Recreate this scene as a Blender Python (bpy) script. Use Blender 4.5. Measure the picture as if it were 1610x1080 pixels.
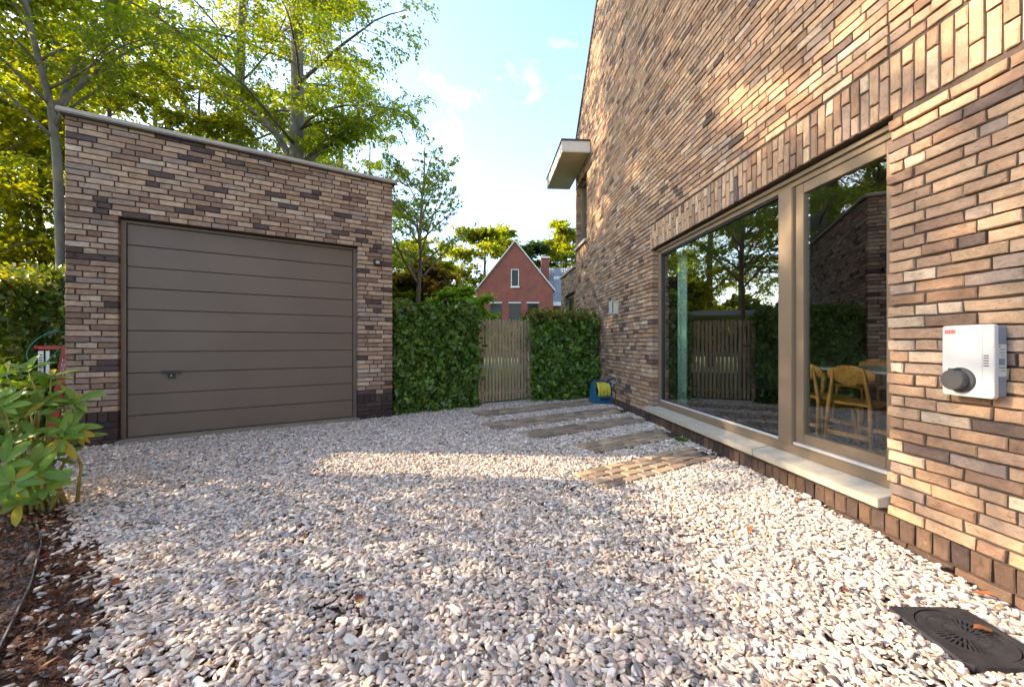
import bpy, bmesh, math, random
import numpy as np
from math import sin, cos, pi, radians, atan2, sqrt, tan
from mathutils import Vector, Matrix, Euler

# ------------------------------------------------------------------ clear
for o in list(bpy.data.objects):
    bpy.data.objects.remove(o)
SC = bpy.context.scene
COL = SC.collection

# ------------------------------------------------------------------ camera
CAM_H = 1.05
cam_d = bpy.data.cameras.new('camera')
cam_d.sensor_fit = 'HORIZONTAL'
cam_d.sensor_width = 36.0
cam_d.lens = 630.0 / 1610.0 * 36.0
cam_d.clip_start = 0.05
cam_d.clip_end = 2000
cam = bpy.data.objects.new('camera', cam_d)
COL.objects.link(cam)
cam.location = (0, 0, CAM_H)
cam.rotation_euler = (radians(90), 0, 0)
SC.camera = cam

# ------------------------------------------------------------------ sky, sun, exposure
SUN_EL = radians(27.0)
SUN_DIR = Vector((-0.998, 0.055, 0)).normalized() * cos(SUN_EL) + Vector((0, 0, sin(SUN_EL)))
world = bpy.data.worlds.new('World')
SC.world = world
world.use_nodes = True
wn = world.node_tree
wn.nodes.clear()
w_out = wn.nodes.new('ShaderNodeOutputWorld')
w_bg = wn.nodes.new('ShaderNodeBackground')
w_sky = wn.nodes.new('ShaderNodeTexSky')
w_sky.sky_type = 'NISHITA'
w_sky.sun_disc = False
w_sky.sun_elevation = SUN_EL
w_sky.sun_rotation = atan2(SUN_DIR.x, SUN_DIR.y)
w_sky.air_density = 1.0
w_sky.dust_density = 1.4
w_sky.ozone_density = 2.0
w_bg.inputs['Strength'].default_value = 0.15
# thin wisps of cloud
tc = wn.nodes.new('ShaderNodeTexCoord')
mp = wn.nodes.new('ShaderNodeMapping')
mp.inputs['Scale'].default_value = (1.6, 1.6, 3.4)
mp.inputs['Location'].default_value = (0.35, 0.0, 0.1)
nz = wn.nodes.new('ShaderNodeTexNoise')
nz.inputs['Scale'].default_value = 2.2
nz.inputs['Detail'].default_value = 9
nz.inputs['Roughness'].default_value = 0.62
nz.inputs['Distortion'].default_value = 0.5
rp = wn.nodes.new('ShaderNodeValToRGB')
rp.color_ramp.elements[0].position = 0.55
rp.color_ramp.elements[0].color = (0, 0, 0, 1)
rp.color_ramp.elements[1].position = 0.80
rp.color_ramp.elements[1].color = (1, 1, 1, 1)
mx = wn.nodes.new('ShaderNodeMixRGB')
mx.inputs['Color2'].default_value = (3.4, 3.5, 3.7, 1)
wn.links.new(tc.outputs['Generated'], mp.inputs['Vector'])
wn.links.new(mp.outputs['Vector'], nz.inputs['Vector'])
wn.links.new(nz.outputs['Fac'], rp.inputs['Fac'])
wn.links.new(rp.outputs['Color'], mx.inputs['Fac'])
tn = wn.nodes.new('ShaderNodeMixRGB'); tn.blend_type = 'MULTIPLY'; tn.inputs['Fac'].default_value = 1.0
tn.inputs['Color2'].default_value = (1.03, 0.995, 0.95, 1)
wn.links.new(w_sky.outputs['Color'], tn.inputs['Color1'])
wn.links.new(tn.outputs['Color'], mx.inputs['Color1'])
wn.links.new(mx.outputs['Color'], w_bg.inputs['Color'])
wn.links.new(w_bg.outputs['Background'], w_out.inputs['Surface'])

sun_d = bpy.data.lights.new('sun', 'SUN')
sun_d.energy = 2.6
sun_d.angle = radians(0.5)
sun_d.color = (1.0, 0.77, 0.52)
sun = bpy.data.objects.new('sun', sun_d)
COL.objects.link(sun)
sun.location = (-20, 2, 12)
sun.rotation_euler = SUN_DIR.to_track_quat('Z', 'Y').to_euler()

SC.view_settings.view_transform = 'Standard'
SC.view_settings.look = 'None'
SC.view_settings.exposure = 2.28
SC.view_settings.gamma = 1.0
SC.view_settings.use_curve_mapping = False
SC.render.engine = 'CYCLES'
SC.cycles.max_bounces = 8
SC.cycles.transparent_max_bounces = 12
SC.cycles.caustics_reflective = False
SC.cycles.caustics_refractive = False
SC.cycles.use_denoising = True
SC.cycles.sample_clamp_indirect = 6.0

# ------------------------------------------------------------------ materials
def new_mat(name):
    m = bpy.data.materials.new(name)
    m.use_nodes = True
    nt = m.node_tree
    b = nt.nodes['Principled BSDF']
    return m, nt, b

def coords(nt, kind='Object', scale=(1, 1, 1)):
    t = nt.nodes.new('ShaderNodeTexCoord')
    mp = nt.nodes.new('ShaderNodeMapping')
    mp.inputs['Scale'].default_value = scale
    nt.links.new(t.outputs[kind], mp.inputs['Vector'])
    return mp.outputs['Vector']

def noise(nt, vec, scale, detail=4, rough=0.55, dist=0.0):
    n = nt.nodes.new('ShaderNodeTexNoise')
    n.inputs['Scale'].default_value = scale
    n.inputs['Detail'].default_value = detail
    n.inputs['Roughness'].default_value = rough
    n.inputs['Distortion'].default_value = dist
    if vec is not None:
        nt.links.new(vec, n.inputs['Vector'])
    return n.outputs['Fac']

def ramp(nt, fac, stops):
    r = nt.nodes.new('ShaderNodeValToRGB')
    el = r.color_ramp.elements
    while len(el) < len(stops):
        el.new(0.5)
    for e, (p, c) in zip(el, stops):
        e.position = p
        e.color = (c[0], c[1], c[2], 1) if not isinstance(c, (int, float)) else (c, c, c, 1)
    nt.links.new(fac, r.inputs['Fac'])
    return r.outputs['Color']

def mix(nt, a, b, fac=0.5, mode='MIX'):
    m = nt.nodes.new('ShaderNodeMixRGB')
    m.blend_type = mode
    for s, v in (('Color1', a), ('Color2', b), ('Fac', fac)):
        if hasattr(v, 'is_output') or isinstance(v, bpy.types.NodeSocket):
            nt.links.new(v, m.inputs[s])
        elif isinstance(v, (int, float)):
            m.inputs[s].default_value = v if s == 'Fac' else (v, v, v, 1)
        else:
            m.inputs[s].default_value = (v[0], v[1], v[2], 1)
    return m.outputs['Color']

def bump(nt, bsdf, height, strength=0.3, dist=0.01):
    b = nt.nodes.new('ShaderNodeBump')
    b.inputs['Strength'].default_value = strength
    b.inputs['Distance'].default_value = dist
    nt.links.new(height, b.inputs['Height'])
    nt.links.new(b.outputs['Normal'], bsdf.inputs['Normal'])
    return b

def simple(name, col, rough=0.6, metal=0.0, var=0.15, nscale=12, bmp=0.1, bscale=60, bdist=0.004, stretch=(1, 1, 1), spec=None, coat=0):
    m, nt, b = new_mat(name)
    v = coords(nt, 'Object', stretch)
    n = noise(nt, v, nscale, 5, 0.6)
    lo = tuple(c * (1 - var) for c in col)
    hi = tuple(min(1, c * (1 + var)) for c in col)
    c = ramp(nt, n, [(0.3, lo), (0.7, hi)])
    nt.links.new(c, b.inputs['Base Color'])
    b.inputs['Roughness'].default_value = rough
    b.inputs['Metallic'].default_value = metal
    if spec is not None:
        b.inputs['Specular IOR Level'].default_value = spec
    if coat:
        b.inputs['Coat Weight'].default_value = coat
    if bmp:
        bump(nt, b, noise(nt, v, bscale, 3), bmp, bdist)
    return m

def attr_col(nt, name='tint', kind='GEOMETRY'):
    a = nt.nodes.new('ShaderNodeAttribute')
    a.attribute_name = name
    a.attribute_type = kind
    return a.outputs['Color']

def brick_mat(name, rough=0.85):
    m, nt, b = new_mat(name)
    t = attr_col(nt)
    uv = nt.nodes.new('ShaderNodeUVMap'); uv.uv_map = 'UVMap'
    mp = nt.nodes.new('ShaderNodeMapping'); mp.inputs['Scale'].default_value = (13, 27, 1)
    nt.links.new(uv.outputs['UV'], mp.inputs['Vector'])
    mp2 = nt.nodes.new('ShaderNodeMapping'); mp2.inputs['Scale'].default_value = (1, 1, 1)
    nt.links.new(uv.outputs['UV'], mp2.inputs['Vector'])
    n1 = noise(nt, mp.outputs['Vector'], 2.2, 6, 0.65, 1.2)
    n2 = noise(nt, mp2.outputs['Vector'], 14, 5, 0.6, 0.3)
    n3 = noise(nt, mp2.outputs['Vector'], 160, 3, 0.6)
    c = mix(nt, t, ramp(nt, n1, [(0.30, 0.42), (0.42, 0.88), (0.6, 1.05), (0.78, 1.25)]), 0.8, 'MULTIPLY')
    c = mix(nt, c, ramp(nt, n2, [(0.3, 0.72), (0.65, 1.15)]), 0.75, 'MULTIPLY')
    c = mix(nt, c, ramp(nt, n3, [(0.3, 0.8), (0.6, 1.1)]), 0.5, 'MULTIPLY')
    # chalky bloom
    n4 = noise(nt, mp2.outputs['Vector'], 22, 6, 0.7)
    c = mix(nt, c, (0.48, 0.42, 0.36), ramp(nt, n4, [(0.62, 0.0), (0.8, 0.35)]))
    nt.links.new(c, b.inputs['Base Color'])
    b.inputs['Roughness'].default_value = rough
    b.inputs['Specular IOR Level'].default_value = 0.25
    h = mix(nt, n1, n3, 0.5)
    bump(nt, b, h, 0.85, 0.006)
    return m

def leaf_mat(name, trans=0.45, gloss=0.35, tcol=(1.5, 1.55, 0.5), rough=0.45):
    m = bpy.data.materials.new(name)
    m.use_nodes = True
    nt = m.node_tree
    nt.nodes.clear()
    out = nt.nodes.new('ShaderNodeOutputMaterial')
    p = nt.nodes.new('ShaderNodeBsdfPrincipled')
    tr = nt.nodes.new('ShaderNodeBsdfTranslucent')
    ms = nt.nodes.new('ShaderNodeMixShader')
    t = attr_col(nt)
    nt.links.new(t, p.inputs['Base Color'])
    p.inputs['Roughness'].default_value = rough
    p.inputs['Specular IOR Level'].default_value = gloss
    c = mix(nt, t, tcol, 1.0, 'MULTIPLY')
    nt.links.new(c, tr.inputs['Color'])
    ms.inputs['Fac'].default_value = trans
    nt.links.new(p.outputs['BSDF'], ms.inputs[1])
    nt.links.new(tr.outputs['BSDF'], ms.inputs[2])
    nt.links.new(ms.outputs['Shader'], out.inputs['Surface'])
    return m

def glass_mat(name, refl=0.30, tint=(0.72, 0.78, 0.74)):
    m = bpy.data.materials.new(name)
    m.use_nodes = True
    nt = m.node_tree
    nt.nodes.clear()
    out = nt.nodes.new('ShaderNodeOutputMaterial')
    tr = nt.nodes.new('ShaderNodeBsdfTransparent'); tr.inputs['Color'].default_value = (*tint, 1)
    gl = nt.nodes.new('ShaderNodeBsdfGlossy'); gl.inputs['Roughness'].default_value = 0.0
    gl.inputs['Color'].default_value = (0.95, 0.97, 0.95, 1)
    lw = nt.nodes.new('ShaderNodeLayerWeight')
    pw_ = nt.nodes.new('ShaderNodeMath'); pw_.operation = 'POWER'; pw_.inputs[1].default_value = 4.0
    nt.links.new(lw.outputs['Facing'], pw_.inputs[0])
    mt = nt.nodes.new('ShaderNodeMath'); mt.operation = 'ADD'; mt.inputs[1].default_value = refl; mt.use_clamp = True
    nt.links.new(pw_.outputs['Value'], mt.inputs[0])
    ms = nt.nodes.new('ShaderNodeMixShader')
    nt.links.new(mt.outputs['Value'], ms.inputs['Fac'])
    nt.links.new(tr.outputs['BSDF'], ms.inputs[1])
    nt.links.new(gl.outputs['BSDF'], ms.inputs[2])
    nt.links.new(ms.outputs['Shader'], out.inputs['Surface'])
    return m

M = {}
M['brick'] = brick_mat('handmade brick')
M['mortar'] = simple('recessed mortar', (0.07, 0.052, 0.040), 0.95, var=0.25, nscale=30, bmp=0.5, bscale=180)
M['coping'] = simple('concrete coping', (0.40, 0.37, 0.33), 0.8, var=0.15, nscale=9, bmp=0.2)
M['sill'] = simple('natural stone sill', (0.37, 0.335, 0.27), 0.75, var=0.14, nscale=16, bmp=0.25, bscale=120)
M['bronze'] = simple('bronze lacquered aluminium', (0.185, 0.138, 0.092), 0.42, metal=0.0, var=0.05, bmp=0.03, spec=0.55)
M['silver'] = simple('pale aluminium', (0.62, 0.61, 0.60), 0.35, metal=0.3, var=0.05, bmp=0.0)
M['black'] = simple('black plastic', (0.018, 0.018, 0.019), 0.45, var=0.2, bmp=0.05)
M['charcoal'] = simple('charcoal plastic', (0.045, 0.045, 0.048), 0.5, var=0.1, bmp=0.1, bscale=300, bdist=0.001)
M['iron'] = simple('cast iron', (0.022, 0.022, 0.026), 0.62, metal=0.0, var=0.4, nscale=25, bmp=0.35, bscale=160, bdist=0.003, spec=0.35)
M['white'] = simple('white lacquered plastic', (0.50, 0.50, 0.495), 0.32, var=0.02, bmp=0.0)
M['grey_plastic'] = simple('blue grey plastic', (0.19, 0.21, 0.25), 0.45, var=0.05, bmp=0.03)
M['red'] = simple('red lacquer', (0.42, 0.018, 0.014), 0.35, var=0.2, nscale=18, bmp=0.03)
M['logo_red'] = simple('printed red', (0.62, 0.03, 0.02), 0.5, var=0.0, bmp=0.0)
M['ink'] = simple('printed grey', (0.12, 0.12, 0.13), 0.6, var=0.0, bmp=0.0)
M['blue'] = simple('blue plastic', (0.02, 0.115, 0.22), 0.4, var=0.1, bmp=0.03)
M['yellow'] = simple('yellow hose rubber', (0.62, 0.50, 0.05), 0.45, var=0.1, bmp=0.0)
M['green_hose'] = simple('green hose rubber', (0.045, 0.20, 0.12), 0.4, var=0.1, bmp=0.0)
M['soffit'] = simple('cream soffit board', (0.62, 0.54, 0.38), 0.7, var=0.05, nscale=4, bmp=0.05)
M['fascia'] = simple('pale fascia board', (0.60, 0.56, 0.50), 0.6, var=0.05, bmp=0.05)
M['roof_dark'] = simple('dark roof tile', (0.05, 0.048, 0.05), 0.7, var=0.2, bmp=0.2)
M['oak'] = simple('oiled oak', (0.50, 0.245, 0.06), 0.45, var=0.25, nscale=5, stretch=(6, 1, 1), bmp=0.08)
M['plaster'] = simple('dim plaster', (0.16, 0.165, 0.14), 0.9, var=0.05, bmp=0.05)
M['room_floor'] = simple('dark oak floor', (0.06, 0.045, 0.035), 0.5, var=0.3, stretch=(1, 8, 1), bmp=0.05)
M['tabletop'] = simple('pale green table top', (0.40, 0.50, 0.46), 0.4, var=0.03, bmp=0.0)
M['curtain'] = simple('sheer sage curtain', (0.34, 0.55, 0.46), 0.9, var=0.06, bmp=0.1)
M['bark'] = simple('grey beech bark', (0.135, 0.115, 0.085), 0.9, var=0.45, nscale=6, stretch=(1, 1, 0.35), bmp=0.6, bscale=18, bdist=0.03)
M['bark_green'] = simple('mossy bark', (0.13, 0.12, 0.07), 0.9, var=0.4, nscale=7, bmp=0.6, bscale=25, bdist=0.02)
M['twig'] = simple('brown twig', (0.16, 0.115, 0.075), 0.85, var=0.3, nscale=20, bmp=0.3)
M['yellow_twig'] = simple('yellow green stem', (0.30, 0.27, 0.08), 0.7, var=0.3, nscale=15, bmp=0.2)
M['leaf'] = leaf_mat('beech leaf', trans=0.66, tcol=(1.8, 1.75, 0.4))
M['hedge_leaf'] = leaf_mat('hornbeam leaf', trans=0.30, gloss=0.5, tcol=(1.6, 1.7, 0.4), rough=0.4)
M['rhodo_leaf'] = leaf_mat('rhododendron leaf', trans=0.3, gloss=0.28, tcol=(1.5, 1.6, 0.4), rough=0.5)
M['dry_leaf'] = leaf_mat('dry leaf', trans=0.2, gloss=0.3, tcol=(1.3, 1.0, 0.6), rough=0.7)
M['glass'] = glass_mat('window glass', 0.28, (0.88, 0.92, 0.88))
M['dark_glass'] = simple('dark window glass', (0.02, 0.024, 0.026), 0.08, var=0.1, bmp=0.0, spec=0.25)
M['white_paint'] = simple('white paint', (0.74, 0.73, 0.70), 0.55, var=0.04, bmp=0.05)
M['wood_grey'] = simple('weathered wood', (0.33, 0.25, 0.165), 0.85, var=0.35, nscale=7, stretch=(5, 5, 0.5), bmp=0.4, bscale=40)
M['fence_dark'] = simple('dark fence steel', (0.03, 0.032, 0.03), 0.5, var=0.1, bmp=0.0)
M['carport'] = simple('pale carport fascia', (0.55, 0.56, 0.53), 0.5, var=0.05, bmp=0.0)
M['threshold'] = simple('worn concrete threshold', (0.26, 0.22, 0.16), 0.9, var=0.25, nscale=14, bmp=0.4)
M['steel_edge'] = simple('weathered steel edging', (0.10, 0.095, 0.085), 0.7, var=0.3, nscale=30, bmp=0.2)

# garage door sheet: fine wood-grain emboss
m, nt, b = new_mat('embossed taupe door')
v = coords(nt, 'Object', (3, 3, 60))
n = noise(nt, v, 9, 5, 0.65)
c = ramp(nt, n, [(0.3, (0.122, 0.087, 0.064)), (0.7, (0.160, 0.117, 0.088))])
v2 = coords(nt, 'Object')
c = mix(nt, c, ramp(nt, noise(nt, v2, 1.4, 3), [(0.35, 0.88), (0.65, 1.08)]), 0.8, 'MULTIPLY')
nt.links.new(c, b.inputs['Base Color'])
b.inputs['Roughness'].default_value = 0.5
bump(nt, b, n, 0.35, 0.002)
M['door'] = m

# pavers
m, nt, b = new_mat('clay paver')
t = attr_col(nt)
v = coords(nt, 'Object')
c = mix(nt, t, ramp(nt, noise(nt, v, 45, 5, 0.65), [(0.3, 0.65), (0.7, 1.2)]), 0.8, 'MULTIPLY')
nt.links.new(c, b.inputs['Base Color'])
b.inputs['Roughness'].default_value = 0.85
bump(nt, b, noise(nt, v, 90, 5, 0.7), 0.5, 0.005)
M['paver'] = m

# pebbles: colour per instance
m, nt, b = new_mat('river pebble')
t = attr_col(nt, 'pcol', 'INSTANCER')
v = coords(nt, 'Object')
oi = nt.nodes.new('ShaderNodeObjectInfo')
c = mix(nt, t, ramp(nt, noise(nt, v, 2.2, 4, 0.6, 0.6), [(0.3, 0.74), (0.65, 1.1)]), 0.75, 'MULTIPLY')
nt.links.new(c, b.inputs['Base Color'])
b.inputs['Roughness'].default_value = 0.7
b.inputs['Specular IOR Level'].default_value = 0.35
M['pebble'] = m

# soil under the gravel and in the bed
def soil(name, a, bcol, sc=9):
    m, nt, b = new_mat(name)
    v = coords(nt, 'Object')
    n1 = noise(nt, v, sc, 6, 0.65)
    n2 = noise(nt, v, 70, 5, 0.7)
    c = ramp(nt, n1, [(0.3, a), (0.7, bcol)])
    c = mix(nt, c, ramp(nt, n2, [(0.3, 0.55), (0.65, 1.25)]), 0.8, 'MULTIPLY')
    nt.links.new(c, b.inputs['Base Color'])
    b.inputs['Roughness'].default_value = 0.95
    bump(nt, b, mix(nt, n1, n2, 0.5), 0.9, 0.03)
    return m
M['soil'] = soil('garden soil', (0.105, 0.075, 0.055), (0.21, 0.16, 0.125))
M['subsoil'] = soil('reddish leaf litter', (0.05, 0.030, 0.020), (0.11, 0.06, 0.036))
M['meadow'] = soil('grass field', (0.06, 0.10, 0.025), (0.12, 0.16, 0.04), 2)

# far red brick
def far_brick(name, c1, c2, mort, sx):
    m, nt, b = new_mat(name)
    v = coords(nt, 'Object')
    # swap so that the rows run along z
    sep = nt.nodes.new('ShaderNodeSeparateXYZ'); nt.links.new(v, sep.inputs[0])
    add = nt.nodes.new('ShaderNodeMath'); add.operation = 'ADD'
    nt.links.new(sep.outputs['X'], add.inputs[0]); nt.links.new(sep.outputs['Y'], add.inputs[1])
    cmb = nt.nodes.new('ShaderNodeCombineXYZ')
    nt.links.new(add.outputs[0], cmb.inputs['X']); nt.links.new(sep.outputs['Z'], cmb.inputs['Y'])
    br = nt.nodes.new('ShaderNodeTexBrick')
    br.inputs['Scale'].default_value = sx
    br.inputs['Color1'].default_value = (*c1, 1); br.inputs['Color2'].default_value = (*c2, 1)
    br.inputs['Mortar'].default_value = (*mort, 1)
    br.inputs['Mortar Size'].default_value = 0.012
    br.inputs['Brick Width'].default_value = 0.22; br.inputs['Row Height'].default_value = 0.075
    nt.links.new(cmb.outputs[0], br.inputs['Vector'])
    c = mix(nt, br.outputs['Color'], ramp(nt, noise(nt, v, 1.3, 5), [(0.3, 0.8), (0.7, 1.15)]), 0.8, 'MULTIPLY')
    nt.links.new(c, b.inputs['Base Color'])
    b.inputs['Roughness'].default_value = 0.9
    return m
M['red_brick'] = far_brick('red brick', (0.27, 0.045, 0.028), (0.15, 0.030, 0.022), (0.24, 0.12, 0.09), 1.0)

# ------------------------------------------------------------------ helpers
def tag(o, label=None, cat=None, group=None, kind=None):
    if label: o['label'] = label
    if cat: o['category'] = cat
    if group: o['group'] = group
    if kind: o['kind'] = kind
    return o

def empty(name, loc=(0, 0, 0), rz=0.0):
    o = bpy.data.objects.new(name, None)
    COL.objects.link(o)
    o.location = loc
    o.rotation_euler = (0, 0, rz)
    o.empty_display_size = 0.1
    return o

class MB:
    """collects polygons for one mesh; optional tint per vertex and uv per vertex"""
    def __init__(s):
        s.v = []; s.f = []; s.c = []; s.u = []; s.col = (1, 1, 1); s.uo = (0, 0)
    def add(s, vs, fs, uvs=None):
        o = len(s.v)
        s.v.extend([tuple(p) for p in vs])
        s.f.extend([tuple(i + o for i in f) for f in fs])
        s.c.extend([s.col] * len(vs))
        s.u.extend(uvs if uvs else [(0, 0)] * len(vs))
    def box(s, a, b):
        x0, y0, z0 = a; x1, y1, z1 = b
        x0, x1 = min(x0, x1), max(x0, x1); y0, y1 = min(y0, y1), max(y0, y1); z0, z1 = min(z0, z1), max(z0, z1)
        s.add([(x0, y0, z0), (x1, y0, z0), (x1, y1, z0), (x0, y1, z0), (x0, y0, z1), (x1, y0, z1), (x1, y1, z1), (x0, y1, z1)],
              [(0, 3, 2, 1), (4, 5, 6, 7), (0, 1, 5, 4), (1, 2, 6, 5), (2, 3, 7, 6), (3, 0, 4, 7)])
    def prism(s, poly, a, b, axis='y'):
        """poly of (p,q) extruded from a to b along axis; y: (x,z); z: (x,y); x: (y,z)"""
        n = len(poly)
        def P(p, t):
            if axis == 'y': return (p[0], t, p[1])
            if axis == 'z': return (p[0], p[1], t)
            return (t, p[0], p[1])
        vs = [P(p, a) for p in poly] + [P(p, b) for p in poly]
        fs = [tuple(range(n)), tuple(range(2 * n - 1, n - 1, -1))]
        for i in range(n):
            j = (i + 1) % n
            fs.append((j, i, n + i, n + j))
        s.add(vs, fs)
    def tube(s, pts, rad, n=8, cap=True):
        pts = [Vector(p) for p in pts]
        rs = rad if isinstance(rad, (list, tuple)) else [rad] * len(pts)
        rings = []
        prev = None
        for i, p in enumerate(pts):
            if i == 0: d = pts[1] - p
            elif i == len(pts) - 1: d = p - pts[i - 1]
            else: d = pts[i + 1] - pts[i - 1]
            if d.length < 1e-9: d = Vector((0, 0, 1))
            d.normalize()
            if prev is None:
                a = Vector((0, 0, 1)) if abs(d.z) < 0.9 else Vector((1, 0, 0))
                x = d.cross(a).normalized()
            else:
                x = (prev - d * prev.dot(d))
                x = x.normalized() if x.length > 1e-6 else d.orthogonal().normalized()
            prev = x
            y = d.cross(x)
            rings.append([p + (x * cos(2 * pi * k / n) + y * sin(2 * pi * k / n)) * rs[i] for k in range(n)])
        vs = [q for r in rings for q in r]
        fs = []
        for i in range(len(pts) - 1):
            for k in range(n):
                k2 = (k + 1) % n
                fs.append((i * n + k, i * n + k2, (i + 1) * n + k2, (i + 1) * n + k))
        if cap:
            fs.append(tuple(range(n - 1, -1, -1)))
            fs.append(tuple((len(pts) - 1) * n + k for k in range(n)))
        s.add(vs, fs)
    def lathe(s, prof, n=24, origin=(0, 0, 0), axis='z'):
        vs = []; fs = []
        for (r, h) in prof:
            for k in range(n):
                a = 2 * pi * k / n
                p = (r * cos(a), r * sin(a), h)
                if axis == 'y': p = (p[0], p[2], p[1])
                if axis == 'x': p = (p[2], p[0], p[1])
                vs.append((p[0] + origin[0], p[1] + origin[1], p[2] + origin[2]))
        for i in range(len(prof) - 1):
            for k in range(n):
                k2 = (k + 1) % n
                fs.append((i * n + k, i * n + k2, (i + 1) * n + k2, (i + 1) * n + k))
        fs.append(tuple(range(n - 1, -1, -1)))
        fs.append(tuple((len(prof) - 1) * n + k for k in range(n)))
        s.add(vs, fs)
    def build(s, name, mat, parent=None, smooth=False, bevel=0, seg=2, fix=True):
        me = bpy.data.meshes.new(name)
        me.from_pydata(s.v, [], s.f)
        a = me.attributes.new('tint', 'FLOAT_COLOR', 'POINT')
        arr = np.ones((len(s.v), 4), np.float32)
        arr[:, :3] = np.array(s.c, np.float32).reshape(-1, 3)
        a.data.foreach_set('color', arr.ravel())
        uvl = me.uv_layers.new(name='UVMap')
        li = np.empty(len(me.loops), np.int32)
        me.loops.foreach_get('vertex_index', li)
        uvl.data.foreach_set('uv', np.array(s.u, np.float32).reshape(-1, 2)[li].ravel())
        if fix or bevel:
            bm = bmesh.new(); bm.from_mesh(me)
            bmesh.ops.recalc_face_normals(bm, faces=bm.faces)
            if bevel:
                bmesh.ops.bevel(bm, geom=bm.edges[:], offset=bevel, segments=seg, affect='EDGES', clamp_overlap=True)
            bm.to_mesh(me); bm.free()
        if smooth:
            me.polygons.foreach_set('use_smooth', [True] * len(me.polygons))
        if mat: me.materials.append(mat)
        o = bpy.data.objects.new(name, me)
        COL.objects.link(o)
        if parent: o.parent = parent
        return o

def smooth_angle(o, ang=35):
    me = o.data
    me.polygons.foreach_set('use_smooth', [True] * len(me.polygons))
    bm = bmesh.new(); bm.from_mesh(me)
    for e in bm.edges:
        if len(e.link_faces) == 2 and e.calc_face_angle(0) > radians(ang):
            e.smooth = False
    bm.to_mesh(me); bm.free()
    return o

def np_mesh(name, V, F, mat, parent=None, col=None, smooth=False):
    """V (N,3), F (M,k) all same k"""
    me = bpy.data.meshes.new(name)
    V = np.ascontiguousarray(V, np.float32); F = np.ascontiguousarray(F, np.int32)
    k = F.shape[1]
    me.vertices.add(len(V)); me.vertices.foreach_set('co', V.ravel())
    me.loops.add(F.size); me.loops.foreach_set('vertex_index', F.ravel())
    me.polygons.add(len(F))
    me.polygons.foreach_set('loop_start', np.arange(0, F.size, k, dtype=np.int32))
    me.polygons.foreach_set('loop_total', np.full(len(F), k, np.int32))
    if smooth: me.polygons.foreach_set('use_smooth', np.ones(len(F), bool))
    me.update(calc_edges=True)
    if col is not None:
        a = me.attributes.new('tint', 'FLOAT_COLOR', 'POINT')
        arr = np.ones((len(V), 4), np.float32); arr[:, :3] = col
        a.data.foreach_set('color', arr.ravel())
    me.materials.append(mat)
    o = bpy.data.objects.new(name, me)
    COL.objects.link(o)
    if parent: o.parent = parent
    return o

def leaves(name, P, D, N, L, W, cols, mat, parent=None, cup=0.12):
    """one quad per leaf: P base points, D direction, N normal (all (n,3)), L length, W width"""
    n = len(P)
    D = D / np.linalg.norm(D, axis=1, keepdims=True)
    S = np.cross(D, N); S /= (np.linalg.norm(S, axis=1, keepdims=True) + 1e-9)
    U = np.cross(S, D)
    L = np.broadcast_to(np.asarray(L, float), (n,))[:, None]; W = np.broadcast_to(np.asarray(W, float), (n,))[:, None]
    V = np.empty((n, 4, 3))
    V[:, 0] = P
    V[:, 1] = P + D * L * 0.45 + S * W * 0.5 + U * W * cup
    V[:, 2] = P + D * L - U * L * cup * 0.8
    V[:, 3] = P + D * L * 0.45 - S * W * 0.5 + U * W * cup
    F = np.arange(n * 4).reshape(n, 4)
    return np_mesh(name, V.reshape(-1, 3), F, mat, parent, np.repeat(cols, 4, axis=0))

def px(x, y, d):
    """place on the ray through pixel (x, y) of the photograph at depth d"""
    return Vector(((x - 805) / 630 * d, d, CAM_H - (y - 540) / 630 * d))

def gz(x, y):
    """the gravel dips slightly at the near right wall"""
    t = np.clip((np.asarray(x) - 1.2) / 0.9, 0, 1) * np.clip((2.3 - np.asarray(y)) / 0.9, 0, 1)
    return -0.06 * t

# ------------------------------------------------------------------ ground
mb = MB(); mb.box((-400, -300, -0.6), (400, 600, -0.12)); g = mb.build('ground', M['meadow']); tag(g, kind='structure')
# shallow bed the pebbles lie in
gx = np.linspace(-6.2, 2.6, 60); gy = np.linspace(-1.2, 8.6, 60)
XX, YY = np.meshgrid(gx, gy); ZZ = gz(XX, YY) - 0.012
V = np.stack([XX.ravel(), YY.ravel(), ZZ.ravel()], 1)
idx = np.arange(60 * 60).reshape(60, 60)
F = np.stack([idx[:-1, :-1].ravel(), idx[:-1, 1:].ravel(), idx[1:, 1:].ravel(), idx[1:, :-1].ravel()], 1)
o = np_mesh('ground_under_gravel', V, F, M['subsoil']); tag(o, kind='structure')

# frames: house wall and garage
WANG = atan2(1, -0.07)
P0 = Vector((2.09, 1.946, 0))
WDIR = Vector((cos(WANG), sin(WANG), 0)); WOUT = Vector((-sin(WANG), cos(WANG), 0))
def wl(s, o, z=0.0):
    return P0 + WDIR * s + WOUT * o + Vector((0, 0, z))
GU = Vector((0.839, 0.544, 0)).normalized()
GC = Vector((-1.716, 5.75, 0))
GANG = atan2(-GU.y, -GU.x)
GOUT = Vector((-sin(GANG), cos(GANG), 0))
def gl_(s, o, z=0.0):
    return GC - GU * s + GOUT * o + Vector((0, 0, z))

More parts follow.
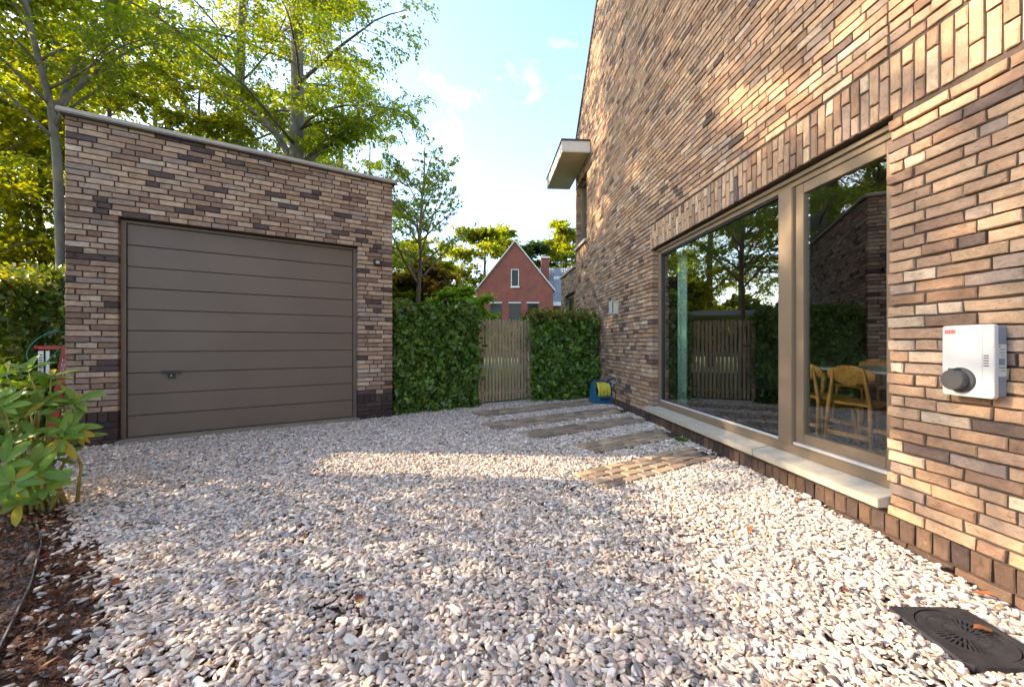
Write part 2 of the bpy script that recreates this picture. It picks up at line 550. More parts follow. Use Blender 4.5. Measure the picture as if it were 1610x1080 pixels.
# ------------------------------------------------------------------ bricks
PAL = [((0.43, 0.295, 0.195), 36), ((0.345, 0.225, 0.15), 26), ((0.255, 0.16, 0.11), 15), ((0.125, 0.09, 0.078), 5), ((0.30, 0.225, 0.18), 10), ((0.50, 0.385, 0.28), 7)]
def pick_col(rng, pal=PAL):
    tot = sum(w for _, w in pal); r = rng.random() * tot
    for c, w in pal:
        r -= w
        if r <= 0: break
    k = rng.uniform(0.86, 1.14); h = rng.uniform(-0.05, 0.05)
    return (c[0] * k * (1 + h * 0.5), c[1] * k * 0.98, c[2] * k * (1 - h) * 0.95)
PLINTH_PAL = [((0.095, 0.062, 0.048), 5), ((0.125, 0.080, 0.056), 3), ((0.07, 0.05, 0.045), 3)]

def brick_shape(mb, x0, x1, z0, z1, back, out, rng, detail=True, vertical=False):
    """one brick with chipped edges in a wall frame (x along, y out, z up)"""
    uo = (rng.random() * 50, rng.random() * 50)
    j = 0.0022 if detail else 0.001
    J = lambda: rng.uniform(-j, j)
    if detail:
        bv = 0.0045
        nx = 3
        xs = [x0 + (x1 - x0) * k / nx for k in range(nx + 1)]
        ring = [(x, z0 + J()) for x in xs] + [(x, z1 + J()) for x in reversed(xs)]
        ring = [(x + J() * 1.3, z) for x, z in ring]
        cx, cz = (x0 + x1) / 2, (z0 + z1) / 2
        n = len(ring)
        inner = [(cx + (x - cx) * (1 - 2 * bv / (x1 - x0)), cz + (z - cz) * (1 - 2 * bv / (z1 - z0))) for x, z in ring]
        vs = [(x, back, z) for x, z in ring] + [(x, out - bv + J(), z) for x, z in ring] + [(x, out + J() * 0.8, z) for x, z in inner]
        fs = []
        for i in range(n):
            k = (i + 1) % n
            fs.append((i, k, n + k, n + i)); fs.append((n + i, n + k, 2 * n + k, 2 * n + i))
        for k in range(nx):
            fs.append((2 * n + k, 2 * n + k + 1, 2 * n + n - 2 - k, 2 * n + n - 1 - k))
    else:
        vs = []
        for yy in (back, out):
            for x, z in ((x0, z0), (x1, z0), (x1, z1), (x0, z1)):
                vs.append((x + J(), yy, z + J()))
        fs = [(0, 1, 5, 4), (1, 2, 6, 5), (2, 3, 7, 6), (3, 0, 4, 7), (4, 5, 6, 7)]
    if vertical:
        uv = [(p[2] + uo[0], p[0] + p[1] + uo[1]) for p in vs]
    else:
        uv = [(p[0] + p[1] + uo[0], p[2] + uo[1]) for p in vs]
    mb.add(vs, fs, uv)

def course(rng, s0, s1, prev, joint=0.010):
    """wild bond: list of (a,b) along one course avoiding the joints of the course below"""
    out = []; a = s0; first = True
    while a < s1 - 0.02:
        for _ in range(6):
            L = rng.choices((0.205, 0.097, 0.15), (0.62, 0.26, 0.12))[0]
            if first: L = rng.choice((0.205, 0.097, 0.15, 0.12))
            b = a + L
            if all(abs(b - q) > 0.028 for q in prev): break
        first = False
        if b > s1 - 0.06: b = s1
        out.append((a, b)); a = b + joint
    return out

class Wall:
    """collects every brick of one wall, then builds the largest in view singly and the rest as one part"""
    def __init__(s): s.items = []
    def brick(s, x0, x1, z0, z1, out, col, vertical=False, name='brick', back=-0.10):
        s.items.append((x0, x1, z0, z1, out, col, vertical, name, back))
    def build(s, parent, frame, rng, limit, rest_name='brickwork'):
        def size(it):
            ps = []
            for x, z in ((it[0], it[2]), (it[1], it[2]), (it[1], it[3]), (it[0], it[3])):
                p = frame(x, it[4], z)
                if p.y < 0.25: return 0
                u, v = p.x / p.y * 630, (CAM_H - p.z) / p.y * 630
                ps.append((u, v))
            cx = sum(p[0] for p in ps) / 4; cy = sum(p[1] for p in ps) / 4
            if abs(cx) > 805 or abs(cy) > 540: return 0
            a = 0
            for i in range(4):
                x1, y1 = ps[i]; x2, y2 = ps[(i + 1) % 4]; a += x1 * y2 - x2 * y1
            return abs(a) / 2
        order = sorted(range(len(s.items)), key=lambda i: -size(s.items[i]))
        single = set(order[:limit]); near = set(order[:limit * 5])
        rest = MB()
        for i, (x0, x1, z0, z1, out, col, vert, name, back) in enumerate(s.items):
            if i in single:
                m = MB(); m.col = col
                brick_shape(m, x0, x1, z0, z1, back, out, rng, True, vert)
                m.build(name, M['brick'], parent)
            else:
                rest.col = col
                brick_shape(rest, x0, x1, z0, z1, back, out, rng, i in near, vert)
        if rest.v:
            o = rest.build(rest_name, M['brick'], parent); o['kind'] = 'stuff'

C = 0.06   # course height
# ================================================================== HOUSE
house = tag(empty('house', P0, WANG), 'large tan brick house with a steep gable and wide low window on the gravel yard', 'house')
W_S0, W_S1, W_Z0, W_Z1 = 0.255, 3.37, 0.175, 2.29      # big window opening
U_S0, U_S1, U_Z0, U_Z1 = 6.75, 7.66, 3.30, 4.80          # upper window opening
S_END = 7.79; S_BEG = -4.2
def rake(s): return 5.85 + 1.01 * min(S_END - s, s - S_BEG)
APEX = (S_END + S_BEG) / 2
wall = MB()
f0, f1 = -0.013, -0.33
e = 0.009
def col_poly(a, b, z0):
    pts = [(a, z0), (b, z0), (b, rake(b))]
    if a < APEX < b: pts.append((APEX, rake(APEX)))
    pts.append((a, rake(a)))
    return pts
wall.prism(col_poly(S_BEG, W_S0 - e, -0.4), f0, f1)
wall.prism([(W_S0 - e, -0.4), (W_S1 + e, -0.4), (W_S1 + e, W_Z0), (W_S0 - e, W_Z0)], f0, f1)
wall.prism(col_poly(W_S0 - e, W_S1 + e, W_Z1 + e), f0, f1)
wall.prism(col_poly(W_S1 + e, U_S0 - e, -0.4), f0, f1)
wall.prism([(U_S0 - e, -0.4), (U_S1 + e, -0.4), (U_S1 + e, U_Z0), (U_S0 - e, U_Z0)], f0, f1)
wall.prism(col_poly(U_S0 - e, U_S1 + e, U_Z1 + e), f0, f1)
wall.prism(col_poly(U_S1 + e, S_END - 0.01, -0.4), f0, f1)
wall_o = wall.build('wall', M['mortar'], house)

rng = random.Random(7)
hw = Wall()
prev = []
SOL0, SOL1 = 2.302, 2.62
z = 0.115; row = 0
while z < 11.8:
    z1 = z + 0.050
    top_s1 = S_END; lo = -2.6
    # gable cut
    smax = S_END - max(0, (z1 - 5.85) / 1.01); smin = max(-2.6, S_BEG + max(0, (z1 - 5.85) / 1.01))
    spans = [(smin, smax)]
    def cut(spans, a, b):
        r = []
        for p, q in spans:
            if b <= p or a >= q: r.append((p, q)); continue
            if a > p: r.append((p, a))
            if b < q: r.append((b, q))
        return r
    if z < W_Z1 - 0.005 and z1 > W_Z0 - 0.07: spans = cut(spans, W_S0, W_S1)
    if U_Z0 - 0.02 < z < U_Z1 - 0.01: spans = cut(spans, U_S0, U_S1)
    if z1 > SOL0 + 0.012 and z < SOL1 - 0.012: spans = cut(spans, -1.6, W_S1 + 0.055)
    elif z >= SOL1 - 0.012: spans = cut(spans, W_S0 + 0.002, W_S0 + 0.014)
    joints = []
    for (a, b) in spans:
        aa, bb = a, b
        if abs(b - W_S0) < 1e-6: bb = b + (0.012 if row % 3 == 0 else (-0.004 if row % 3 == 1 else 0.002)) + rng.uniform(-0.003, 0.003)
        if b - a < 0.05: continue
        for (p, q) in course(rng, aa, bb, prev):
            near_pier = p < 0.3
            out = rng.gauss(0, 0.0022) + (rng.choice((0, 0, 0.005, -0.003)) if near_pier else 0)
            hw.brick(p, q, z + rng.uniform(-.0015, .0015), z1 + rng.uniform(-.0015, .0015), out, pick_col(rng))
            joints.append(q)
    prev = joints
    z += C; row += 1
# soldier course over the window: whole and half bricks alternating
s = -1.6; k = 0
while s < W_S1 + 0.05:
    s1 = s + 0.050
    hz = (0.103, 0.212)[k % 2] + rng.uniform(-.004, .004)
    hw.brick(s, s1, SOL0, SOL0 + hz, rng.gauss(0, .002), pick_col(rng), True, 'soldier_brick')
    hw.brick(s, s1, SOL0 + hz + 0.01, SOL1 - 0.008, rng.gauss(0, .002), pick_col(rng), True, 'soldier_brick')
    s = s1 + 0.010; k += 1
# plinth of dark bricks: a soldier row over one laid row
s = -2.4
while s < S_END - 0.04:
    s1 = min(s + 0.050 + 0.02, S_END)
    hw.brick(s, s1, 0.005, 0.105, 0.004 + rng.gauss(0, .002), pick_col(rng, PLINTH_PAL), True, 'plinth_brick')
    s = s1 + 0.009
s = -2.4
while s < S_END - 0.1:
    s1 = min(s + 0.205, S_END)
    hw.brick(s, s1, -0.055, -0.005, 0.005 + rng.gauss(0, .002), pick_col(rng, PLINTH_PAL), False, 'plinth_brick')
    s = s1 + 0.009
hw.build(wall_o, wl, rng, 295)
# concrete footing at the foot of the wall
mb = MB(); mb.box((-2.4, 0.0, -0.4), (0.9, 0.045, -0.052)); mb.build('footing', M['coping'], house, bevel=0.006)

# the rest of the house shell, roof
DEP = 8.0
mb = MB()
mb.box((S_END - 0.33, f1, -0.4), (S_END - 0.011, -DEP, 5.8))
mb.box((S_BEG, f1, -0.4), (S_BEG + 0.3, -DEP, 5.8))
mb.prism([(S_BEG, -0.4), (S_END - 0.011, -0.4), (S_END - 0.011, 5.84), (APEX, rake(APEX)), (S_BEG, 5.84)], -DEP, -DEP - 0.3)
mb.build('rear_wall', M['mortar'], house)
mb = MB()
t = 0.10
for a, b in ((S_END, APEX), (S_BEG, APEX)):
    za, zb = rake(a) + 0.006, rake(b) + 0.006
    mb.prism([(a, za), (b, zb), (b, zb + t), (a, za + t)], 0.02, -DEP - 0.35)
mb.build('roof', M['roof_dark'], house)
# room shell
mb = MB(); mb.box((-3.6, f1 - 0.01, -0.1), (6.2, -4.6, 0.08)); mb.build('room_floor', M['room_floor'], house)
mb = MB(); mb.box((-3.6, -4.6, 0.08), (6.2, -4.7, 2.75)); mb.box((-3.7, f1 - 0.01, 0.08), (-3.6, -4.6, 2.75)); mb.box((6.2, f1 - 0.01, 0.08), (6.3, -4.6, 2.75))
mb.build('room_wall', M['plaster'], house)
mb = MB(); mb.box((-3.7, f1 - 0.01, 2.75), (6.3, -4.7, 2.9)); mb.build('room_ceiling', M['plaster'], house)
# upper room blocker
mb = MB(); mb.box((5.6, -2.2, 2.92), (7.4, -2.3, 5.6)); mb.build('upper_room_wall', M['plaster'], house)

# ------------------------------------------------ big window
win = MB()
FO, FI = -0.08, -0.15     # frame front and back
MU0, MU1 = 1.03, 1.17      # mullion
fw = 0.03
win.box((W_S0 + 0.002, FO, W_Z0 + 0.05), (W_S0 + fw, FI, W_Z1 - 0.002))
win.box((W_S1 - 0.085, FO, W_Z0 + 0.05), (W_S1 - 0.002, FI, W_Z1 - 0.002))
win.box((W_S0 + fw, FO, W_Z1 - 0.075), (W_S1 - 0.085, FI, W_Z1 - 0.002))
win.box((W_S0 + fw, FO, W_Z0 + 0.05), (W_S1 - 0.085, FI, W_Z0 + 0.125))
win_o = win.build('window', M['bronze'], house, bevel=0.003)
mb = MB(); mb.box((MU0, FO + 0.018, W_Z0 + 0.126), (MU1, FI, W_Z1 - 0.076)); mb.build('mullion', M['bronze'], win_o, bevel=0.004)
# outer head trim standing proud
mb = MB(); mb.box((W_S0 + 0.003, FO + 0.022, W_Z1 - 0.034), (W_S1 - 0.003, FO + 0.001, W_Z1 - 0.004)); mb.build('head_trim', M['bronze'], win_o, bevel=0.002)
# sash of the right light
def frame_rect(mb, a, b, z0, z1, w, y0, y1):
    mb.box((a, y0, z0), (a + w, y1, z1)); mb.box((b - w, y0, z0), (b, y1, z1))
    mb.box((a + w, y0, z0), (b - w, y1, z0 + w)); mb.box((a + w, y0, z1 - w), (b - w, y1, z1))
mb = MB(); frame_rect(mb, W_S0 + fw + 0.001, MU0 - 0.001, W_Z0 + 0.147, W_Z1 - 0.077, 0.072, FO - 0.012, FI + 0.005)
mb.build('sash', M['bronze'], win_o, bevel=0.003)
mb = MB(); mb.box((W_S0 + fw + 0.001, FO + 0.012, W_Z0 + 0.127), (MU0 - 0.001, FI + 0.01, W_Z0 + 0.146)); mb.build('drip_rail', M['silver'], win_o, bevel=0.003)
mb = MB(); frame_rect(mb, MU1 + 0.001, W_S1 - 0.086, W_Z0 + 0.126, W_Z1 - 0.076, 0.018, FO - 0.012, FI + 0.02)
mb.build('glazing_bead', M['black'], win_o)
mb = MB(); mb.box((MU1 + 0.02, FO + 0.004, W_Z0 + 0.127), (W_S1 - 0.09, FO - 0.011, W_Z0 + 0.147)); mb.build('bottom_bead', M['silver'], win_o, bevel=0.002)
for a, b, z0, z1 in ((W_S0 + fw + 0.0725, MU0 - 0.0725, W_Z0 + 0.2185, W_Z1 - 0.1485), (MU1 + 0.019, W_S1 - 0.104, W_Z0 + 0.144, W_Z1 - 0.094)):
    mb = MB(); mb.add([(b, -0.113, z0), (a, -0.113, z0), (a, -0.113, z1), (b, -0.113, z1)], [(0, 1, 2, 3)])
    mb.build('pane', M['glass'], win_o, fix=False)
# stone sill in three slabs
for a, b in ((0.262, 1.29), (1.298, 2.36), (2.368, 3.50)):
    mb = MB()
    mb.prism([(-0.12, 0.2235), (-0.078, 0.2235), (0.062, 0.196), (0.062, 0.146), (-0.12, 0.146)], a, b, 'x')
    mb.build('sill_slab', M['sill'], win_o, bevel=0.003)

# upper window
uw = MB(); frame_rect(uw, U_S0 + 0.003, U_S1 - 0.003, U_Z0 + 0.04, U_Z1 - 0.003, 0.06, -0.10, -0.17)
uwo = uw.build('window', M['bronze'], house, bevel=0.003)
mb = MB(); mb.add([(U_S0 + .063, -.14, U_Z0 + .1), (U_S1 - .063, -.14, U_Z0 + .1), (U_S1 - .063, -.14, U_Z1 - .063), (U_S0 + .063, -.14, U_Z1 - .063)], [(0, 1, 2, 3)]); mb.build('pane', M['glass'], uwo, fix=False)
mb = MB(); mb.prism([(-0.10, 0.04 + U_Z0), (0.06, U_Z0 + 0.02), (0.06, U_Z0 - 0.04), (-0.10, U_Z0 - 0.04)], U_S0 - 0.05, U_S1 + 0.08, 'x'); mb.build('sill', M['sill'], uwo)

# eaves canopy box
CZ0, CZ1 = 5.04, 5.27
mb = MB(); mb.box((6.44, 0.004, CZ0 + 0.006), (8.46, 0.60, CZ1)); can = mb.build('eaves_canopy', M['fascia'], house, bevel=0.004)
mb = MB(); mb.box((6.445, 0.006, CZ0 - 0.008), (7.40, 0.595, CZ0 + 0.004)); mb.build('soffit_board', M['soffit'], can)
mb = MB(); mb.box((7.406, 0.006, CZ0 - 0.008), (8.455, 0.595, CZ0 + 0.004)); mb.build('soffit_board', M['soffit'], can)
mb = MB(); mb.box((6.42, 0.003, CZ1 + 0.001), (8.48, 0.62, CZ1 + 0.03)); mb.build('edge_trim', M['roof_dark'], can)

# low wing behind the gable
wing = MB(); wx0, wx1, wz = S_END + 0.002, 9.68, 2.90
wing.prism([(wx0, -0.4), (7.98, -0.4), (7.98, wz), (wx0, wz)], f0, f1)
wing.prism([(7.98, 2.33), (9.1, 2.33), (9.1, wz), (7.98, wz)], f0, f1)
wing.prism([(9.1, -0.4), (wx1 - 0.009, -0.4), (wx1 - 0.009, wz), (9.1, wz)], f0, f1)
wing.box((wx0, f1, -0.4), (wx1 - 0.009, -5, wz - 0.05))
wing_o = wing.build('wing_wall', M['mortar'], house)
ww = Wall(); prev = []; z = -0.05
while z < wz - 0.04:
    spans = [(S_END + 0.01, wx1)]
    if z < 2.33: spans = cut(spans, 7.98, 9.1)
    jn = []
    for a, b in spans:
        for p, q in course(rng, a, b, prev):
            ww.brick(p, q, z, z + 0.05, rng.gauss(0, .002), pick_col(rng)); jn.append(q)
    prev = jn; z += C
ww.build(wing_o, wl, rng, 0)
mb = MB(); mb.box((S_END + 0.003, 0.04, wz), (wx1 + 0.04, -5, wz + 0.06)); mb.build('wing_coping', M['coping'], house, bevel=0.005)
mb = MB(); frame_rect(mb, 7.985, 9.095, -0.1, 2.325, 0.07, -0.08, -0.14); dob = mb.build('wing_door', M['bronze'], house)
mb = MB(); mb.add([(8.055, -.1, 0), (9.025, -.1, 0), (9.025, -.1, 2.255), (8.055, -.1, 2.255)], [(0, 1, 2, 3)]); mb.build('pane', M['dark_glass'], dob, fix=False)

# wall lamp on the house
lp = tag(empty('wall_lamp', wl(4.75, 0.002, 1.53), WANG), 'square metal and glass lantern on the tan house wall above the hose reel', 'wall lamp')
mb = MB(); mb.box((-0.07, 0, 0), (0.07, 0.012, 0.235)); mb.build('back_plate', M['silver'], lp, bevel=0.002)
mb = MB(); mb.box((-0.055, 0.013, 0.03), (0.055, 0.085, 0.205)); mb.build('lamp_glass', M['soffit'], lp, bevel=0.004)
mb = MB(); mb.box((-0.065, 0.013, 0.206), (0.065, 0.125, 0.228)); mb.box((-0.065, 0.013, 0.008), (0.065, 0.125, 0.029)); mb.box((-0.065, 0.105, 0.0295), (0.065, 0.125, 0.2055))
mb.build('lamp_frame', M['silver'], lp, bevel=0.002)

# ================================================================== CHARGER
ch = tag(empty('ev_charger', wl(-0.155, 0.004, 0.814), WANG), 'white wall charging box with round black socket cover on the brick pier', 'charger')
cw, chh = 0.096, 0.318
def rrect(w, h, r, n=5):
    pts = []
    for cx, cy, a0 in ((w - r, h - r, 0), (-w + r, h - r, 90), (-w + r, -h + r, 180), (w - r, -h + r, 270)):
        for k in range(n + 1):
            a = radians(a0 + 90 * k / n); pts.append((cx + r * cos(a), cy + r * sin(a)))
    return pts
mb = MB(); mb.prism([(x, zz + chh / 2) for x, zz in rrect(cw - 0.008, chh / 2 - 0.006, 0.012)], 0.0, 0.047)
smooth_angle(mb.build('housing', M['grey_plastic'], ch, bevel=0.001, seg=1))
mb = MB(); mb.prism([(x, zz + chh / 2) for x, zz in rrect(cw, chh / 2, 0.012)], 0.048, 0.0695)
cov = smooth_angle(mb.build('front_cover', M['white'], ch, bevel=0.0035))
mb = MB(); mb.box((-0.0562, 0.0693, 0.01), (-0.0550, 0.0699, chh - 0.01)); mb.build('cover_seam', M['grey_plastic'], cov)
sx, sz = 0.022, 0.072
mb = MB(); mb.lathe([(0.056, 0.0698), (0.056, 0.075), (0.052, 0.080), (0.047, 0.081)], 40, (0.0, 0, 0), 'y')
for i in range(len(mb.v)): mb.v[i] = (mb.v[i][0] + sx, mb.v[i][1], mb.v[i][2] + sz)
sk = smooth_angle(mb.build('socket_ring', M['charcoal'], ch))
mb = MB(); mb.lathe([(0.045, 0.0812), (0.045, 0.110), (0.042, 0.114), (0.002, 0.115)], 40, (0, 0, 0), 'y')
mb.box((-0.012, 0.0815, 0.038), (0.012, 0.1135, 0.052))
for i in range(len(mb.v)): mb.v[i] = (mb.v[i][0] + sx + 0.004, mb.v[i][1], mb.v[i][2] + sz)
smooth_angle(mb.build('socket_cap', M['charcoal'], ch))
for k in range(5):
    mb = MB(); zz = 0.184 - k * 0.0110; mb.box((-0.078, 0.0690, zz - 0.0021), (-0.060, 0.0702, zz + 0.0021)); mb.build('light_slit', M['black'], cov)
# red maker mark: three block letters split by thin lines
def block_letters(mb, x, y, z, h, dirx=-1):
    """A B B in little bars; x grows to the right of the reader"""
    w = h * 0.75; t = h * 0.26
    def bar(a0, a1, b0, b1): mb.box((x + dirx * a0, y, z + b0), (x + dirx * a1, y + 0.0006, z + b1))
    for k in range(3):
        o = k * (w * 1.15)
        if k == 0:
            bar(o, o + t, 0, h * 0.45); bar(o + w - t, o + w, 0, h * 0.45); bar(o, o + t, h * 0.52, h * .85); bar(o + w - t, o + w, h * 0.52, h * .85)
            bar(o + t * .6, o + w - t * .6, h * 0.75, h); bar(o + t, o + w - t, h * 0.28, h * 0.45)
        else:
            bar(o, o + t, 0, h * 0.45); bar(o, o + t, h * 0.52, h); bar(o + t, o + w * .9, 0, h * .17); bar(o + t, o + w * .9, h * .83, h)
            bar(o + t, o + w * .9, h * .36, h * .45); bar(o + t, o + w * .9, h * .52, h * .62)
            bar(o + w - t * .8, o + w, h * .1, h * .42); bar(o + w - t * .8, o + w, h * .56, h * .9)
mb = MB(); block_letters(mb, 0.084, 0.0696, 0.281, 0.0165); mb.build('maker_mark', M['logo_red'], cov, fix=False)
# rating label on the side that faces the yard entrance
mb = MB(); mb.box((-cw + 0.0076, 0.002, 0.095), (-cw + 0.0070, 0.045, 0.232)); lab = mb.build('rating_label', M['white'], ch)
mb = MB(); mb.box((-cw + 0.0068, 0.012, 0.145), (-cw + 0.0052, 0.038, 0.172)); mb.build('label_window', M['grey_plastic'], lab)
mb = MB()
rl = random.Random(3)
for k in range(9):
    zz = 0.222 - 0.0 - k * 0.013
    if 0.14 < zz < 0.178: continue
    if k == 0: continue
    mb.box((-cw + 0.0068, 0.006 + rl.random() * .01, zz), (-cw + 0.0064, 0.026 + rl.random() * .014, zz + 0.003))
mb.build('label_print', M['ink'], lab)
mb = MB(); mb.box((-cw + 0.0068, 0.030, 0.220), (-cw + 0.0064, 0.042, 0.226)); mb.build('label_mark', M['logo_red'], lab)

# ================================================================== GARAGE
gar = tag(empty('garage', GC, GANG), 'flat roofed brick garage with a wide taupe sectional door', 'garage')
GW, GH = 3.25, 3.33
D0, D1, DZ = 0.47, 2.865, 2.37
GD = 4.6
gwall = MB()
gwall.box((0.009, f0, -0.3), (D0 - e, -0.25, GH)); gwall.box((D1 + e, f0, -0.3), (GW - 0.009, -0.25, GH)); gwall.box((D0 - e, f0, DZ + e), (D1 + e, -0.25, GH))
gwall.box((0.014, -0.25, -0.3), (0.25, -GD, GH)); gwall.box((GW - 0.25, -0.25, -0.3), (GW - 0.009, -GD, GH)); gwall.box((0.009, -GD, -0.3), (GW - 0.009, -GD - 0.2, GH))
gwall_o = gwall.build('wall', M['mortar'], gar)
mb = MB(); mb.box((0.05, -0.05, GH - 0.06), (GW - 0.05, -GD - 0.1, GH - 0.01)); mb.build('roof', M['roof_dark'], gar)
rng = random.Random(21)
G_PAL = [((0.46, 0.34, 0.25), 34), ((0.36, 0.25, 0.185), 27), ((0.255, 0.168, 0.13), 17), ((0.10, 0.075, 0.072), 8), ((0.33, 0.26, 0.22), 11), ((0.54, 0.44, 0.35), 4)]
gwl = Wall(); prev = []; z = 0.345
while z < GH - 0.03:
    z1 = min(z + 0.05, GH - 0.005)
    spans = [(0.0, GW)]
    if z < DZ: spans = [(0.0, D0), (D1, GW)]
    jn = []
    for a, b in spans:
        for p, q in course(rng, a, b, prev):
            gwl.brick(p, q, z, z1, rng.gauss(0, .002), pick_col(rng, G_PAL)); jn.append(q)
    prev = jn; z += C
GP = [((0.065, 0.045, 0.042), 3), ((0.05, 0.036, 0.036), 3), ((0.085, 0.058, 0.05), 2)]
for a, b in ((0.0, D0), (D1, GW)):
    n = max(1, round((b - a) / 0.078)); w_ = (b - a + 0.01) / n
    for k in range(n):
        gwl.brick(a + k * w_, a + (k + 1) * w_ - 0.01, 0.235, 0.335, 0.004 + rng.gauss(0, .001), pick_col(rng, GP), True, 'plinth_brick')
    for k in range(5):
        z0 = 0.175 - k * C; prev = []
        for p, q in course(rng, a, b, prev):
            gwl.brick(p, q, z0, z0 + 0.05, 0.004 + rng.gauss(0, .001), pick_col(rng, GP), False, 'plinth_brick')
# side returns of the near corner piers are plain brick ends; right side wall bricks
gwl.build(gwall_o, gl_, rng, 295)
side_o = MB(); side_o.box((0.3, -0.25, 0.0), (0.4, -0.26, 0.1)); side_o = side_o.build('side_wall', M['mortar'], gar)
side_o.location = (0, -GD, 0); side_o.rotation_euler = (0, 0, pi / 2)
sw = Wall(); prev = []; z = -0.015
while z < GH - 0.03:
    z1 = min(z + 0.05, GH - 0.005); jn = []
    for p, q in course(rng, -0.2, GD - 0.112, prev):
        sw.brick(p, q, z, z1, rng.gauss(0, .002), pick_col(rng, G_PAL if z > 0.34 else GP)); jn.append(q)
    prev = jn; z += C
sw.build(side_o, lambda s_, o_, z_: Vector((0, -1, 0)), rng, 0)
mb = MB(); mb.box((-0.055, 0.055, GH + 0.001), (GW + 0.055, -GD - 0.25, GH + 0.05)); mb.build('coping', M['coping'], gar, bevel=0.01)
mb = MB(); mb.box((-0.03, 0.03, GH - 0.012), (GW + 0.03, -0.3, GH)); mb.build('coping_underlay', M['roof_dark'], gar)
# door
door = empty('garage_door', (0, 0, 0)); door.parent = gar
mb = MB(); mb.box((D0 + 0.001, -0.085, 0.0), (D0 + 0.045, -0.15, DZ)); mb.box((D1 - 0.045, -0.085, 0.0), (D1 - 0.001, -0.15, DZ)); mb.box((D0 + 0.045, -0.085, DZ - 0.03), (D1 - 0.045, -0.15, DZ))
mb.build('door_frame', M['door'], door, bevel=0.002)
mb = MB(); mb.box((D0 + 0.046, -0.145, 0.031), (D1 - 0.046, -0.17, DZ - 0.031)); mb.build('door_backing', M['black'], door)
npan = 10; ph = (DZ - 0.03 - 0.035) / npan
for k in range(npan):
    z0 = 0.035 + k * ph
    g = 0.003 if k % 2 else 0.002
    mb = MB()
    mb.prism([(-0.144, z0 + g), (-0.116, z0 + g), (-0.110, z0 + g + 0.007), (-0.110, z0 + ph - 0.006), (-0.115, z0 + ph - 0.0015), (-0.144, z0 + ph - 0.0015)], D0 + 0.052, D1 - 0.052, 'x')
    mb.build('door_panel', M['door'], door)
mb = MB(); mb.box((D0 + 0.05, -0.112, 0.0305), (D1 - 0.05, -0.14, 0.0345)); mb.build('bottom_seal', M['black'], door)
hs, hz = 2.45, 0.71
mb = MB(); mb.box((hs - 0.034, -0.109, hz - 0.055), (hs + 0.034, -0.0945, hz + 0.03)); hd = mb.build('handle', M['black'], door, bevel=0.004)
mb = MB(); mb.box((hs - 0.085, -0.094, hz + 0.004), (hs + 0.085, -0.066, hz + 0.034)); mb.box((hs - 0.012, -0.094, hz + 0.013), (hs + 0.012, -0.090, hz + 0.033)); mb.build('handle_bar', M['black'], door, bevel=0.004)
mb = MB(); mb.lathe([(0.008, 0), (0.008, 0.004), (0.006, 0.005)], 12, (hs, -0.0945, hz - 0.018), 'y'); mb.build('lock_barrel', M['silver'], door)
mb = MB(); mb.box((D0 - 0.02, 0.06, -0.2), (D1 + 0.02, -0.25, 0.030)); mb.build('threshold', M['threshold'], gar, bevel=0.006)
# tiny lamp with white number face
gl2 = tag(empty('wall_light', gl_(0.222, 0.005, 2.14), GANG), 'small black wall light with a white face beside the garage door', 'wall light')
mb = MB(); mb.box((-0.045, 0, 0), (0.045, 0.055, 0.085)); mb.build('light_body', M['black'], gl2, bevel=0.006)
mb = MB(); mb.box((-0.024, 0.0553, 0.02), (0.024, 0.057, 0.06)); fc = mb.build('light_face', M['white'], gl2)
for k in (-1, 0, 1):
    mb = MB(); mb.box((k * 0.014 - 0.002, 0.0572, 0.026), (k * 0.014 + 0.002, 0.0576, 0.05)); mb.build('mark', M['ink'], fc)

